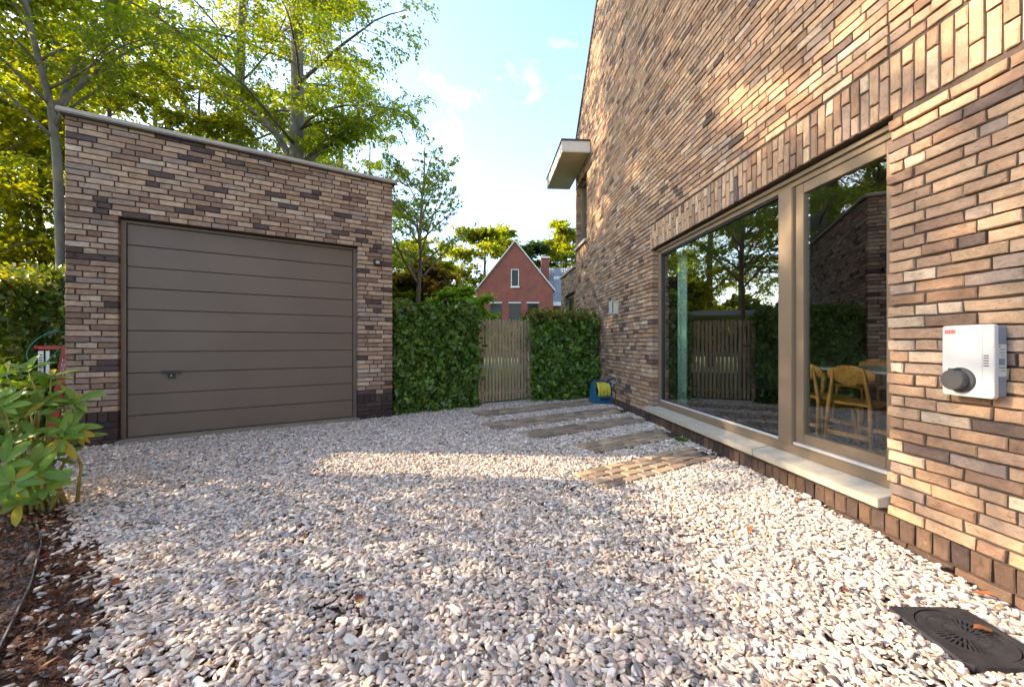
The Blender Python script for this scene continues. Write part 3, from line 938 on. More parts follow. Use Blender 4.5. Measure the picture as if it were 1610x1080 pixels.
# ================================================================== PAVING STRIPS
rng = random.Random(5)
PV = [((0.29, 0.22, 0.155), 3), ((0.34, 0.255, 0.17), 3), ((0.23, 0.175, 0.13), 2), ((0.38, 0.285, 0.185), 2)]
strips = [((0.489, 3.211), 0.385, 'paving strip of warm clay setts nearest the camera under the window'),
          ((0.630, 4.134), 0.385, 'second paving strip of setts from the camera, shorter'),
          ((0.075, 4.705), 0.40, 'middle paving strip of grey brown setts in the gravel'),
          ((-0.405, 5.21), 0.46, 'fourth paving strip from the camera, the longest of setts'),
          ((-0.626, 6.07), 0.46, 'far paving strip of setts in front of the picket gate')]
PERP = Vector((GU.y, -GU.x, 0))
STRIP_Q = []
for (a, wid, lab) in strips:
    st = tag(empty('paving_strip', (a[0], a[1], 0), atan2(GU.y, GU.x)), lab, 'paving', 'strips of setts laid across the gravel', None)
    st['kind'] = 'structure'
    rows = 4
    rh = wid / rows
    # local x along GU, local y = away from camera ; rows go to -y
    lim = 0
    for r in range(rows):
        x = -rng.uniform(0.0, 0.03) + (0.0 if r % 2 == 0 else -0.02)
        k = 0
        while True:
            L = (0.175 if not (k == 0 and r % 2) else 0.09) + rng.uniform(-0.006, 0.006)
            y0 = -(r + 1) * rh
            pr = Vector((a[0], a[1], 0)) + GU * (x + L) + PERP * ((r + 0.5) * rh)
            so = (pr - P0).dot(WOUT)
            if so < 0.04: break
            if lab.startswith('far') and x > 2.45: break
            m = MB(); kk = rng.uniform(0.75, 1.2); m.col = tuple(c_ * kk for c_ in pick_col(rng, PV))
            j = 0.004; J = lambda: rng.uniform(-j, j)
            hz_ = 0.018 + rng.uniform(-0.003, 0.003)
            x0, x1 = x + 0.012 + J() * .7, x + L - 0.012 + J() * .7; ya, yb = y0 + 0.005 + J(), y0 + rh - 0.005 + J()
            bv = 0.007
            vs = [(x0, ya, -0.06), (x1, ya, -0.06), (x1, yb, -0.06), (x0, yb, -0.06), (x0, ya, hz_ - bv * .8), (x1, ya, hz_ - bv * .8), (x1, yb, hz_ - bv * .8), (x0, yb, hz_ - bv * .8),
                  (x0 + bv, ya + bv, hz_ + J() * .6), (x1 - bv, ya + bv, hz_ + J() * .6), (x1 - bv, yb - bv, hz_ + J() * .6), (x0 + bv, yb - bv, hz_ + J() * .6)]
            fs = [(0, 1, 5, 4), (1, 2, 6, 5), (2, 3, 7, 6), (3, 0, 4, 7), (4, 5, 9, 8), (5, 6, 10, 9), (6, 7, 11, 10), (7, 4, 8, 11), (8, 9, 10, 11)]
            m.add(vs, fs)
            m.build('paver', M['paver'], st, fix=False)
            x += L; k += 1
            lim = max(lim, x)
    STRIP_Q.append((Vector((a[0], a[1], 0)), lim, wid))

# ================================================================== GRAVEL
def in_strip(X, Y, m=0.012):
    r = np.zeros(X.shape, bool)
    for a, L, w_ in STRIP_Q:
        dx, dy = X - a.x, Y - a.y
        u = dx * GU.x + dy * GU.y; v = dx * PERP.x + dy * PERP.y
        r |= (u > -0.03) & (u < L) & (v > -0.006) & (v < w_ + 0.006)
    return r
EDGE = [(-1.45, 1.05), (-1.72, 1.336), (-2.07, 1.723), (-2.33, 1.97), (-2.42, 2.06), (-2.66, 2.25), (-3.1, 2.55), (-4.2, 3.2), (-5.4, 4.2)]
ey = np.array([p[1] for p in EDGE]); ex = np.array([p[0] for p in EDGE])
def edge_x(Y): return np.interp(Y, ey, ex)
NR = np.random.default_rng(11)
DRAIN = (1.645, 1.455); DR = 0.152
def scatter(sp, jit):
    xs = np.arange(-5.6, 2.3, sp); ys = np.arange(0.55, 7.7, sp * 0.866)
    X, Y = np.meshgrid(xs, ys); X[1::2] += sp / 2
    X = X.ravel() + NR.normal(0, jit, X.size); Y = Y.ravel() + NR.normal(0, jit, Y.size)
    k = (np.abs(X) < 1.36 * Y + 0.25)
    dw = (X - P0.x) * WOUT.x + (Y - P0.y) * WOUT.y           # distance to the house wall
    k &= dw > np.where(Y < 2.6, 0.055, 0.012)
    gs = (X - GC.x) * (-GU.x) + (Y - GC.y) * (-GU.y); go = (X - GC.x) * GOUT.x + (Y - GC.y) * GOUT.y
    k &= ~((go < 0.012) & (gs > -0.01)) & ~((go < 0.07) & (gs > D0 - .03) & (gs < D1 + .03))
    k &= (go > -0.25)
    k &= ~((gs < 0) & (go < 0.02) & (gs > -1.45) & (NR.random(X.size) > 0.3))
    k &= ~((gs < -2.3) & (go < 0.25) & (NR.random(X.size) > 0.35) )
    k &= ~in_strip(X, Y)
    k &= ~((np.abs(X - DRAIN[0]) < DR) & (np.abs(Y - DRAIN[1]) < DR))
    e_ = X - edge_x(Y)
    # thin cover towards the soil bed
    big = np.sin(X * 7.1 + 1.3) * np.cos(Y * 6.3 + 0.4) + np.sin(X * 15.7 + Y * 12.1) * 0.6
    pr = np.clip((e_ - 0.12 + 0.10 * big) / np.where(Y < 2.0, 0.5, 0.2), 0.09, 1)
    pr = np.where(e_ < 0.01, 0.0, pr)
    # bare patches where leaves gathered
    patch = np.sin(X * 3.1 + Y * 2.3) + np.sin(X * 5.7 - Y * 4.9 + 1.0) + np.sin(X * 11.3 + Y * 9.7)
    pr *= np.where(patch > 1.7, 0.62, 1.0)
    k &= NR.random(X.size) < pr
    return X[k], Y[k]
X1, Y1 = scatter(0.0178, 0.004)
X2, Y2 = scatter(0.029, 0.009)
Z1 = gz(X1, Y1) + NR.uniform(-0.004, 0.003, X1.size); Z2 = gz(X2, Y2) + NR.uniform(0.004, 0.011, X2.size)
PX = np.concatenate([X1, X2]); PY = np.concatenate([Y1, Y2]); PZ = np.concatenate([Z1, Z2])
n = PX.size
pts = np.stack([PX, PY, PZ], 1)
me = bpy.data.meshes.new('gravel')
me.vertices.add(n); me.vertices.foreach_set('co', pts.astype(np.float32).ravel())
rot = np.stack([NR.normal(0, 0.36, n), NR.normal(0, 0.36, n), NR.uniform(0, 2 * pi, n)], 1)
sc = np.exp(NR.normal(0, 0.22, n)) * 0.0150
sc3 = np.stack([sc * NR.uniform(0.95, 1.6, n), sc * NR.uniform(0.65, 1.0, n), sc * NR.uniform(0.28, 0.56, n)], 1)
pal = np.array([(0.74, 0.70, 0.64), (0.68, 0.60, 0.53), (0.66, 0.55, 0.49), (0.48, 0.47, 0.48), (0.58, 0.51, 0.43), (0.30, 0.30, 0.32), (0.80, 0.78, 0.75), (0.50, 0.40, 0.31), (0.14, 0.12, 0.115)])
pw = np.array([0.20, 0.16, 0.14, 0.16, 0.10, 0.08, 0.08, 0.05, 0.03]); pw /= pw.sum()
pc = pal[NR.choice(len(pal), n, p=pw)] * NR.uniform(0.68, 1.14, (n, 1))
pc = np.clip(pc * np.array([1.0, 0.935, 0.845]), 0, 0.86)
def vattr(name, typ, key, arr):
    a = me.attributes.new(name, typ, 'POINT'); a.data.foreach_set(key, arr.astype(np.float32).ravel())
vattr('prot', 'FLOAT_VECTOR', 'vector', rot); vattr('pscl', 'FLOAT_VECTOR', 'vector', sc3)
vattr('pcol', 'FLOAT_COLOR', 'color', np.concatenate([pc, np.ones((n, 1))], 1))
gravel = bpy.data.objects.new('gravel', me); COL.objects.link(gravel)
tag(gravel, 'loose white pink and grey river pebbles covering the yard', 'gravel', kind='stuff')
peb = []
for k in range(9):
    bm = bmesh.new(); bmesh.ops.create_icosphere(bm, subdivisions=2, radius=1.0)
    rr = random.Random(k); dirs = [(Vector((rr.gauss(0, 1), rr.gauss(0, 1), rr.gauss(0, 1))).normalized(), rr.uniform(0.38, 0.8)) for _ in range(9)]
    for v in bm.verts:
        p = v.co.copy()
        for d_, lim_ in dirs:
            t_ = p.dot(d_)
            if t_ > lim_: p -= d_ * (t_ - lim_) * 0.88
        v.co = p * (1 + 0.05 * rr.gauss(0, 1))
    pm = bpy.data.meshes.new('pebble'); bm.to_mesh(pm); bm.free()
    pm.polygons.foreach_set('use_smooth', [True] * len(pm.polygons))
    pm.materials.append(M['pebble'])
    peb.append(bpy.data.objects.new('pebble', pm))
ng = bpy.data.node_groups.new('pebble_scatter', 'GeometryNodeTree')
ng.interface.new_socket('Geometry', in_out='INPUT', socket_type='NodeSocketGeometry')
ng.interface.new_socket('Geometry', in_out='OUTPUT', socket_type='NodeSocketGeometry')
gi = ng.nodes.new('NodeGroupInput'); go_ = ng.nodes.new('NodeGroupOutput')
iop = ng.nodes.new('GeometryNodeInstanceOnPoints')
jg = ng.nodes.new('GeometryNodeGeometryToInstance')
for p in peb:
    oi = ng.nodes.new('GeometryNodeObjectInfo'); oi.inputs['Object'].default_value = p; oi.inputs['As Instance'].default_value = False
    ng.links.new(oi.outputs['Geometry'], jg.inputs[0])
def nattr(name, dt):
    a = ng.nodes.new('GeometryNodeInputNamedAttribute'); a.data_type = dt; a.inputs['Name'].default_value = name
    return [s for s in a.outputs if s.enabled and s.name == 'Attribute'][0]
er = ng.nodes.new('FunctionNodeEulerToRotation')
ng.links.new(nattr('prot', 'FLOAT_VECTOR'), er.inputs[0])
ri = ng.nodes.new('FunctionNodeRandomValue'); ri.data_type = 'INT'
for s_ in ri.inputs:
    if s_.enabled and s_.name == 'Min': s_.default_value = 0
    if s_.enabled and s_.name == 'Max': s_.default_value = len(peb) - 1
iop.inputs['Pick Instance'].default_value = True
ng.links.new([s for s in ri.outputs if s.enabled][0], iop.inputs['Instance Index'])
ng.links.new(gi.outputs[0], iop.inputs['Points']); ng.links.new(jg.outputs[0], iop.inputs['Instance'])
ng.links.new(er.outputs[0], iop.inputs['Rotation']); ng.links.new(nattr('pscl', 'FLOAT_VECTOR'), iop.inputs['Scale'])
ng.links.new(iop.outputs[0], go_.inputs[0])
gm = gravel.modifiers.new('scatter', 'NODES'); gm.node_group = ng

# soil bed and edging at the left
bx = np.linspace(-6.5, 0.0, 60); by = np.linspace(0.2, 4.6, 60)
mb = MB()
rs = random.Random(2)
ny, nx = 70, 36
vs = []; fs = []
for j in range(ny):
    y = 0.6 + (4.4 - 0.6) * j / (ny - 1)
    e_ = float(edge_x(y))
    for i in range(nx):
        t_ = (i / (nx - 1)) ** 1.5
        x = e_ - 0.006 - t_ * 4.5
        zz = 0.004 + 0.05 * min(1, t_ * 8) * (0.5 + 0.5 * sin(x * 6.1 + y * 3.3)) + 0.03 * t_ + rs.uniform(-.006, .006) * min(1, i)
        vs.append((x, y, zz))
for j in range(ny - 1):
    for i in range(nx - 1):
        a = j * nx + i; fs.append((a, a + 1, a + nx + 1, a + nx))
mb.add(vs, fs); sb = mb.build('soil_bed', M['soil'], smooth=True); tag(sb, kind='structure')
mb = MB()
pts_e = []
for k in range(40):
    y = 0.7 + (2.35 - 0.7) * k / 39
    pts_e.append((float(edge_x(y)), y))
L_ = [(x - 0.004, y) for x, y in pts_e]; R_ = [(x + 0.004, y) for x, y in pts_e]
vs = [(x, y, -0.05) for x, y in L_] + [(x, y, 0.022) for x, y in L_] + [(x, y, -0.05) for x, y in R_] + [(x, y, 0.022) for x, y in R_]
N_ = len(pts_e); fs = []
for k in range(N_ - 1):
    fs += [(k, k + 1, N_ + k + 1, N_ + k), (N_ + k, N_ + k + 1, 3 * N_ + k + 1, 3 * N_ + k), (3 * N_ + k, 3 * N_ + k + 1, 2 * N_ + k + 1, 2 * N_ + k)]
mb.add(vs, fs); o = mb.build('garden_edging', M['steel_edge'])
tag(o, 'thin curved metal edging strip between bare soil and pebbles', 'edging')

RL = np.random.default_rng(31)
n = 9000
LY = RL.uniform(1.05, 3.3, n); LX = edge_x(LY) + np.abs(RL.normal(0, 0.22, n)) * np.where(LY < 2.0, 1.1, 0.6) - 0.02
LP = np.stack([LX, LY, RL.uniform(-0.012, 0.010, n)], 1)
n2 = 5000
LY2 = RL.uniform(0.9, 3.2, n2); LX2 = edge_x(LY2) - np.abs(RL.normal(0, 0.35, n2)) - 0.01
LP2 = np.stack([LX2, LY2, np.full(n2, 0.012) + 0.04 * np.clip((edge_x(LY2) - LX2) * 2, 0, 1)], 1)
n3 = 2600
LY3 = RL.uniform(1.1, 6.8, n3) ** 1.0; LX3 = RL.uniform(-1, 1, n3) * np.minimum(LY3 * 1.25, 4) * 0.9
pt = np.sin(LX3 * 3.1 + LY3 * 2.3) + np.sin(LX3 * 5.7 - LY3 * 4.9 + 1.0) + np.sin(LX3 * 11.3 + LY3 * 9.7)
ok = (pt > 0.6) & (LX3 > edge_x(LY3)) & (((LX3 - P0.x) * WOUT.x + (LY3 - P0.y) * WOUT.y) > 0.06) & (((LX3 - GC.x) * GOUT.x + (LY3 - GC.y) * GOUT.y) > 0.1) & ~((np.abs(LX3 - DRAIN[0]) < .17) & (np.abs(LY3 - DRAIN[1]) < .17))
LP3 = np.stack([LX3, LY3, gz(LX3, LY3) + RL.uniform(0.0, 0.014, n3)], 1)[ok]
LP = np.concatenate([LP, LP2, LP3]); n = len(LP)
LD = RL.normal(0, 1, (n, 3)); LD[:, 2] *= 0.25; LN = RL.normal(0, .45, (n, 3)); LN[:, 2] += 1
pal_l = np.array([(0.17, 0.065, 0.035), (0.11, 0.05, 0.03), (0.22, 0.105, 0.05), (0.075, 0.045, 0.032), (0.25, 0.17, 0.10)])
lc = pal_l[RL.choice(5, n, p=[.3, .3, .15, .18, .07])] * RL.uniform(.7, 1.2, (n, 1))
LL = np.exp(RL.normal(0, .5, n)) * 0.017
o = leaves('leaf_litter', LP, LD, LN, LL, LL * RL.uniform(.25, .6, n), lc, M['dry_leaf']); tag(o, 'reddish brown leaf litter at the soil bed and among the pebbles', 'leaf litter', kind='stuff')
# crumbs of soil
n = 5000
CY = RL.uniform(0.9, 3.2, n); CX = edge_x(CY) - np.abs(RL.normal(0, 0.5, n)) - 0.012
CZ = 0.006 + 0.045 * np.clip((edge_x(CY) - CX) * 1.5, 0, 1)
CR = np.exp(RL.normal(0, .5, n)) * 0.008
oct_ = np.array([(1, 0, 0), (-1, 0, 0), (0, 1, 0), (0, -1, 0), (0, 0, 1), (0, 0, -1)], float)
V = np.stack([CX, CY, CZ], 1)[:, None, :] + oct_[None] * CR[:, None, None] * RL.uniform(.5, 1.2, (n, 6, 1)) + RL.normal(0, .002, (n, 6, 3))
of = np.array([(0, 2, 4), (2, 1, 4), (1, 3, 4), (3, 0, 4), (2, 0, 5), (1, 2, 5), (3, 1, 5), (0, 3, 5)])
F = (np.arange(n)[:, None, None] * 6 + of[None]).reshape(-1, 3)
o = np_mesh('soil_crumbs', V.reshape(-1, 3), F, M['soil']); tag(o, 'crumbly brown soil lumps in the planting bed', 'soil', kind='stuff')

# ================================================================== DRAIN COVER
dc = tag(empty('drain_cover', (DRAIN[0], DRAIN[1], -0.020), radians(-1.5)), 'square black cast iron drain cover with a round slotted grate in the gravel', 'drain cover')
mb = MB()
n = 48; R = 0.132; hw_ = 0.152
outer = []
for k in range(n):
    a = 2 * pi * (k + 0.5) / n; c_, s_ = cos(a), sin(a); q = hw_ / max(abs(c_), abs(s_)); q = min(q, hw_ * 1.36)
    outer.append((c_ * q, s_ * q))
vs = []
for k in range(n):
    a = 2 * pi * (k + 0.5) / n
    vs += [(outer[k][0], outer[k][1], -0.05), (outer[k][0], outer[k][1], 0.015), (outer[k][0] * .97, outer[k][1] * .97, 0.019), (R * cos(a), R * sin(a), 0.019), (R * cos(a), R * sin(a), -0.03)]
fs = []
for k in range(n):
    k2 = (k + 1) % n
    for j in range(4): fs.append((k * 5 + j, k2 * 5 + j, k2 * 5 + j + 1, k * 5 + j + 1))
mb.add(vs, fs); mb.build('cover_frame', M['iron'], dc)
# grate: a disc cut by radial slots in two rings
mb = MB()
def sector_ring(mb, r0, r1, na, frac, top, bot, off=0.0):
    for k in range(na):
        a0 = 2 * pi * (k + off) / na; a1 = a0 + 2 * pi * frac / na
        m_ = 3
        vs = []
        for a in [a0 + (a1 - a0) * q / m_ for q in range(m_ + 1)]:
            for r in (r0, r1):
                for zz in (bot, top): vs.append((r * cos(a), r * sin(a), zz))
        fs = []
        for q in range(m_):
            b = q * 4
            fs += [(b + 1, b + 3, b + 7, b + 5), (b, b + 2, b + 6, b + 4), (b, b + 1, b + 5, b + 4), (b + 2, b + 3, b + 7, b + 6)]
        fs += [(0, 1, 3, 2), (m_ * 4, m_ * 4 + 1, m_ * 4 + 3, m_ * 4 + 2)]
        mb.add(vs, fs)
def ring(mb, r0, r1, top, bot, n=48):
    vs = []
    for k in range(n):
        a = 2 * pi * k / n
        for r, zz in ((r0, bot), (r0, top), (r1, top), (r1, bot)): vs.append((r * cos(a), r * sin(a), zz))
    fs = []
    for k in range(n):
        k2 = (k + 1) % n
        for j in range(4): fs.append((k * 4 + j, k2 * 4 + j, k2 * 4 + (j + 1) % 4, k * 4 + (j + 1) % 4))
    mb.add(vs, fs)
ring(mb, 0.100, 0.128, 0.016, -0.012)
sector_ring(mb, 0.0655, 0.1005, 44, 0.58, 0.0155, -0.012)
ring(mb, 0.060, 0.066, 0.016, -0.012)
sector_ring(mb, 0.0315, 0.0605, 22, 0.60, 0.0155, -0.012, 0.3)
ring(mb, 0.001, 0.032, 0.016, -0.012)
mb.build('grate', M['iron'], dc)
mb = MB(); mb.lathe([(0.131, -0.045), (0.131, -0.04)], 24); mb.build('drain_well', M['black'], dc)

# ================================================================== FALLEN LEAVES
def dry_leaf_mesh(k):
    rr = random.Random(100 + k)
    vs = []; fs = []
    nseg = 7; L = 0.062; w0 = 0.017
    for i in range(nseg):
        t_ = i / (nseg - 1)
        w_ = w0 * sin(pi * min(1, t_ * 0.92 + 0.06)) ** 0.8
        cu = 0.010 * sin(t_ * 3 + k)
        vs += [(t_ * L, -w_, cu + abs(rr.gauss(0.004, .003))), (t_ * L, 0, cu - 0.001), (t_ * L, w_, cu + abs(rr.gauss(0.004, .003)))]
    for i in range(nseg - 1):
        b = i * 3; fs += [(b, b + 1, b + 4, b + 3), (b + 1, b + 2, b + 5, b + 4)]
    mb = MB(); mb.col = [(0.27, 0.10, 0.035), (0.20, 0.08, 0.035), (0.27, 0.15, 0.06), (0.15, 0.065, 0.035)][k % 4]
    mb.add(vs, fs)
    return mb
fl0 = [dry_leaf_mesh(k).build('fallen_leaf', M['dry_leaf'], smooth=True, fix=False) for k in range(4)]
rl = random.Random(77)
spots = []
for k in range(12): spots.append((wl(rl.uniform(-0.6, 2.0), rl.uniform(0.07, 0.16)), 1))
for k in range(3): spots.append((wl(rl.uniform(1.7, 2.9), rl.uniform(0.08, 0.3)), 1))
for q in [(283, 770), (190, 835), (480, 850), (1060, 800), (1250, 890), (1180, 840), (1010, 815), (655, 720), (1430, 935), (860, 890), (560, 955), (1300, 840), (985, 905), (745, 830)]:
    d_ = 661.5 / (q[1] - 540); spots.append((Vector(((q[0] - 805) / 630 * d_, d_, 0)), 0))
used = set()
for i, (p, _) in enumerate(spots):
    k = i % 4
    o = fl0[k] if k not in used else fl0[k].copy()
    if k in used: COL.objects.link(o)
    used.add(k)
    o.location = (p.x, p.y, float(gz(p.x, p.y)) + 0.016)
    o.rotation_euler = (rl.uniform(-.25, .25), rl.uniform(-.2, .2), rl.uniform(0, 6.28))
    s_ = rl.uniform(0.55, 1.0); o.scale = (s_, s_, s_)
    if _: tag(o, 'rusty dry leaf caught at the foot of the house plinth', 'leaf', 'dry leaves along the house plinth')
    else: tag(o, 'small dry brown leaf lying on the open pebbles', 'leaf', 'dry leaves scattered on the gravel')
o = fl0[0].copy(); COL.objects.link(o)
o.location = (1.745, 1.455, 0.004); o.rotation_euler = (0.05, 0, 2.9); o.scale = (0.9, 0.9, 0.9); del o['group']
tag(o, 'orange dry leaf lying on the black drain cover', 'leaf')

# ================================================================== PLANTS
NR = np.random.default_rng(5)
def unit(a): return a / (np.linalg.norm(a, axis=1, keepdims=True) + 1e-9)
def jitter_cols(base, n, amt=0.22, hue=0.12):
    b = np.array(base)[None, :] * np.exp(NR.normal(0, amt, (n, 1)))
    h = NR.normal(0, hue, n)
    b[:, 0] *= np.exp(h); b[:, 2] *= np.exp(-h * 0.5)
    return np.clip(b, 0.004, 0.6)

def poly_at(P, t):
    P = np.asarray(P, float); n = len(P) - 1
    x = min(max(t, 0), 0.9999) * n; i = int(x); f = x - i
    return P[i] * (1 - f) + P[i + 1] * f, P[i + 1] - P[i]

def tree(name, label, trunk, r0, r1, limbs, limb_len, t0, t1, nsub, ntw, nlf, leaf_len, col, group=None, elev=(25, 55), droop=0.5,
         seed=1, wood='bark', leafm='leaf', twig_len=0.45, limb_r=0.24, prof=None, split_limbs=True, flat=0.75, extra=(), cat='tree', sub_f=0.42, hue=0.1, fill=1.0, azbias=None, xshort=1.0):
    """trunk polyline, then limbs > side branches > twigs > leaves (every leaf a small face)"""
    R = np.random.default_rng(seed)
    base = Vector(trunk[0])
    root = tag(empty(name, base), label, cat, group)
    T = np.array([Vector(p) - base for p in trunk])
    mb = MB(); nt_ = len(T)
    tt = np.linspace(0, 1, nt_ * 3)
    pts = [poly_at(T, t)[0] for t in tt]
    mb.tube(pts, [r0 + (r1 - r0) * t + (r0 * 0.35 * max(0, 1 - t * 9)) for t in tt], 10)
    tw_p = []; tw_d = []
    joined = mb
    limb_list = []
    az = R.uniform(0, 6.28)
    for i in range(limbs):
        t = t0 + (t1 - t0) * (i + R.uniform(0, 0.8)) / limbs
        p, d = poly_at(T, t)
        az += 2.399 + R.normal(0, 0.35)
        a_ = az
        if azbias is not None and R.random() < azbias[1]: a_ = azbias[0] + R.normal(0, 0.7)
        u = (t - t0) / (t1 - t0)
        L = limb_len * (prof(u) if prof else (1 - 0.55 * u)) * R.uniform(0.75, 1.15)
        el = radians(R.uniform(*elev))
        if cos(a_) > 0: L *= 1 - (1 - xshort) * cos(a_)
        rr = (r0 + (r1 - r0) * t) * limb_r * R.uniform(0.8, 1.1)
        limb_list.append((p, a_, el, L, max(0.012, rr)))
    for (p, a_, el, L, rr) in extra:
        limb_list.append((np.array(Vector(p) - base), a_, el, L, rr))
    for (p, a_, el, L, rr) in limb_list:
        P = [np.array(p)]; e_ = el; aa = a_
        ns = 8
        for k in range(ns):
            P.append(P[-1] + np.array([cos(aa) * cos(e_), sin(aa) * cos(e_), sin(e_)]) * L / ns)
            e_ -= droop / ns * (0.4 + 1.2 * k / ns) + R.normal(0, 0.05); aa += R.normal(0, 0.09)
        lm = MB() if split_limbs else joined
        lm.tube(P, [rr * (1 - 0.9 * k / ns) + 0.003 for k in range(ns + 1)], 6)
        side = 1
        for j in range(nsub):
            f = 0.18 + 0.82 * (j + R.uniform(0, 0.7)) / nsub
            q, d = poly_at(P, f)
            d = d / np.linalg.norm(d); side = -side
            ang = side * radians(R.uniform(38, 68)) * (1 if f < 0.93 else 0.2)
            h = np.array([d[0] * cos(ang) - d[1] * sin(ang), d[0] * sin(ang) + d[1] * cos(ang), d[2] * 0.6 + R.normal(0.03, 0.16)])
            h /= np.linalg.norm(h)
            l2 = L * sub_f * (1.05 - 0.62 * f) * R.uniform(0.7, 1.25)
            Q = [q]
            for k in range(4):
                Q.append(Q[-1] + h * l2 / 4); h = h + np.array([R.normal(0, .09), R.normal(0, .09), -droop * 0.13 + R.normal(0, .06)]); h /= np.linalg.norm(h)
            r2 = max(0.004, rr * 0.32 * (1 - f * 0.6))
            lm.tube(Q, [r2, r2 * .8, r2 * .6, r2 * .4, 0.0025], 4, cap=False)
            for k in range(ntw):
                g = 0.12 + 0.88 * (k + R.uniform(0, .8)) / ntw
                w_, dd = poly_at(Q, g); dd = dd / np.linalg.norm(dd)
                an = (1 if k % 2 else -1) * radians(R.uniform(25, 70))
                hh = np.array([dd[0] * cos(an) - dd[1] * sin(an), dd[0] * sin(an) + dd[1] * cos(an), dd[2] + R.normal(-0.05, 0.2)])
                hh /= np.linalg.norm(hh)
                tl = twig_len * R.uniform(0.5, 1.2)
                if R.random() < 0.5: lm.tube([w_, w_ + hh * tl * .9], [0.004, 0.0015], 3, cap=False)
                tw_p.append(np.concatenate([w_, hh * tl]))
        if split_limbs:
            lm.build('limb', M[wood], root, smooth=True, fix=False)
    mb.build('trunk', M[wood], root, smooth=True, fix=False)
    A = np.array(tw_p); n0 = len(A)
    cnt = int(n0 * nlf * fill)
    idx = R.integers(0, n0, cnt)
    f = R.uniform(0.05, 1.05, cnt)[:, None]
    B = A[idx]
    P = B[:, :3] + B[:, 3:] * f + R.normal(0, twig_len * 0.07, (cnt, 3)) - np.array([0, 0, 1]) * (f * f) * twig_len * 0.12
    D = unit(B[:, 3:]) + R.normal(0, 0.6, (cnt, 3)); D[:, 2] -= 0.25
    N = R.normal(0, 1, (cnt, 3)) * (1 - flat) + np.array([0, 0, 1.0]) * flat
    keep = np.linalg.norm(np.cross(D, N), axis=1) > 0.05
    P, D, N = P[keep], D[keep], N[keep]; cnt = len(P)
    L = leaf_len * R.uniform(0.65, 1.2, cnt)
    cols = jitter_cols(col, cnt, 0.2, hue)
    leaves('crown', P, D, N, L, L * 0.66, cols, M[leafm], root)
    return root

BEECH = (0.17, 0.215, 0.026)
YELLOWG = (0.21, 0.23, 0.018)
DARKG = (0.05, 0.085, 0.018)

# the two tall beeches behind the garage
def tr(points): return [tuple(px(x, y, d)) for x, y, d in points]
A_D = 10.5
beechA = [Vector((-5.72, A_D, -0.1)), Vector((-5.70, A_D, 2.5)), Vector((-5.66, A_D, 5.0)), Vector((-5.62, A_D, 7.6)), Vector((-5.6, A_D - .1, 10.5)), Vector((-5.3, A_D, 14.0)), Vector((-5.2, A_D, 17.0))]
tree('beech_tree', 'tall forked beech with pale trunk rising behind the middle of the garage roof', beechA, 0.25, 0.06, 30, 5.0, 0.26, 1.0, 13, 8, 18, 0.080, BEECH,
     'tall beeches behind the garage', elev=(5, 45), droop=0.75, seed=3, xshort=0.42, prof=lambda u: 1.0 - 0.5 * u,
     extra=[((-5.66, A_D, 5.6), radians(160), radians(60), 4.6, 0.10), ((-5.64, A_D, 5.5), radians(10), radians(48), 3.6, 0.075), ((-5.6, A_D, 7.8), radians(-20), radians(30), 3.6, 0.05),
            ((-5.6, A_D, 6.6), radians(-35), radians(18), 3.4, 0.04), ((-5.6, A_D, 5.0), radians(-10), radians(12), 2.6, 0.03)])
B_D = 13.5
beechB = [Vector((-9.4, B_D, -0.1)), Vector((-9.35, B_D, 3.5)), Vector((-9.3, B_D, 7)), Vector((-9.15, B_D, 10.5)), Vector((-9.0, B_D, 14.5)), Vector((-8.8, B_D, 18.0))]
tree('beech_tree', 'darker straight beech trunk half hidden by leaves, left of the forked beech', beechB, 0.27, 0.06, 34, 5.4, 0.16, 1.0, 13, 8, 20, 0.096, YELLOWG,
     'tall beeches behind the garage', elev=(0, 40), droop=0.7, seed=8, wood='bark_green')
# slim leaning tree at the garage's left corner
slim = [tuple(px(97, 640, 6.6)), tuple(px(97, 420, 6.6)), tuple(px(90, 250, 6.6)), tuple(px(80, 165, 6.6)), tuple(px(58, 85, 6.6)), tuple(px(30, -40, 6.6)), tuple(px(0, -220, 6.6))]
tree('slim_tree', 'slim tree with a leaning forked stem beside the garage left edge', slim, 0.075, 0.025, 16, 2.3, 0.36, 1.0, 9, 6, 11, 0.072, BEECH, None, elev=(35, 68), droop=0.35, seed=12, limb_r=0.45,
     extra=[(px(82, 175, 6.6), radians(75), radians(62), 2.8, 0.05), (px(86, 200, 6.6), radians(120), radians(70), 3.0, 0.045)])
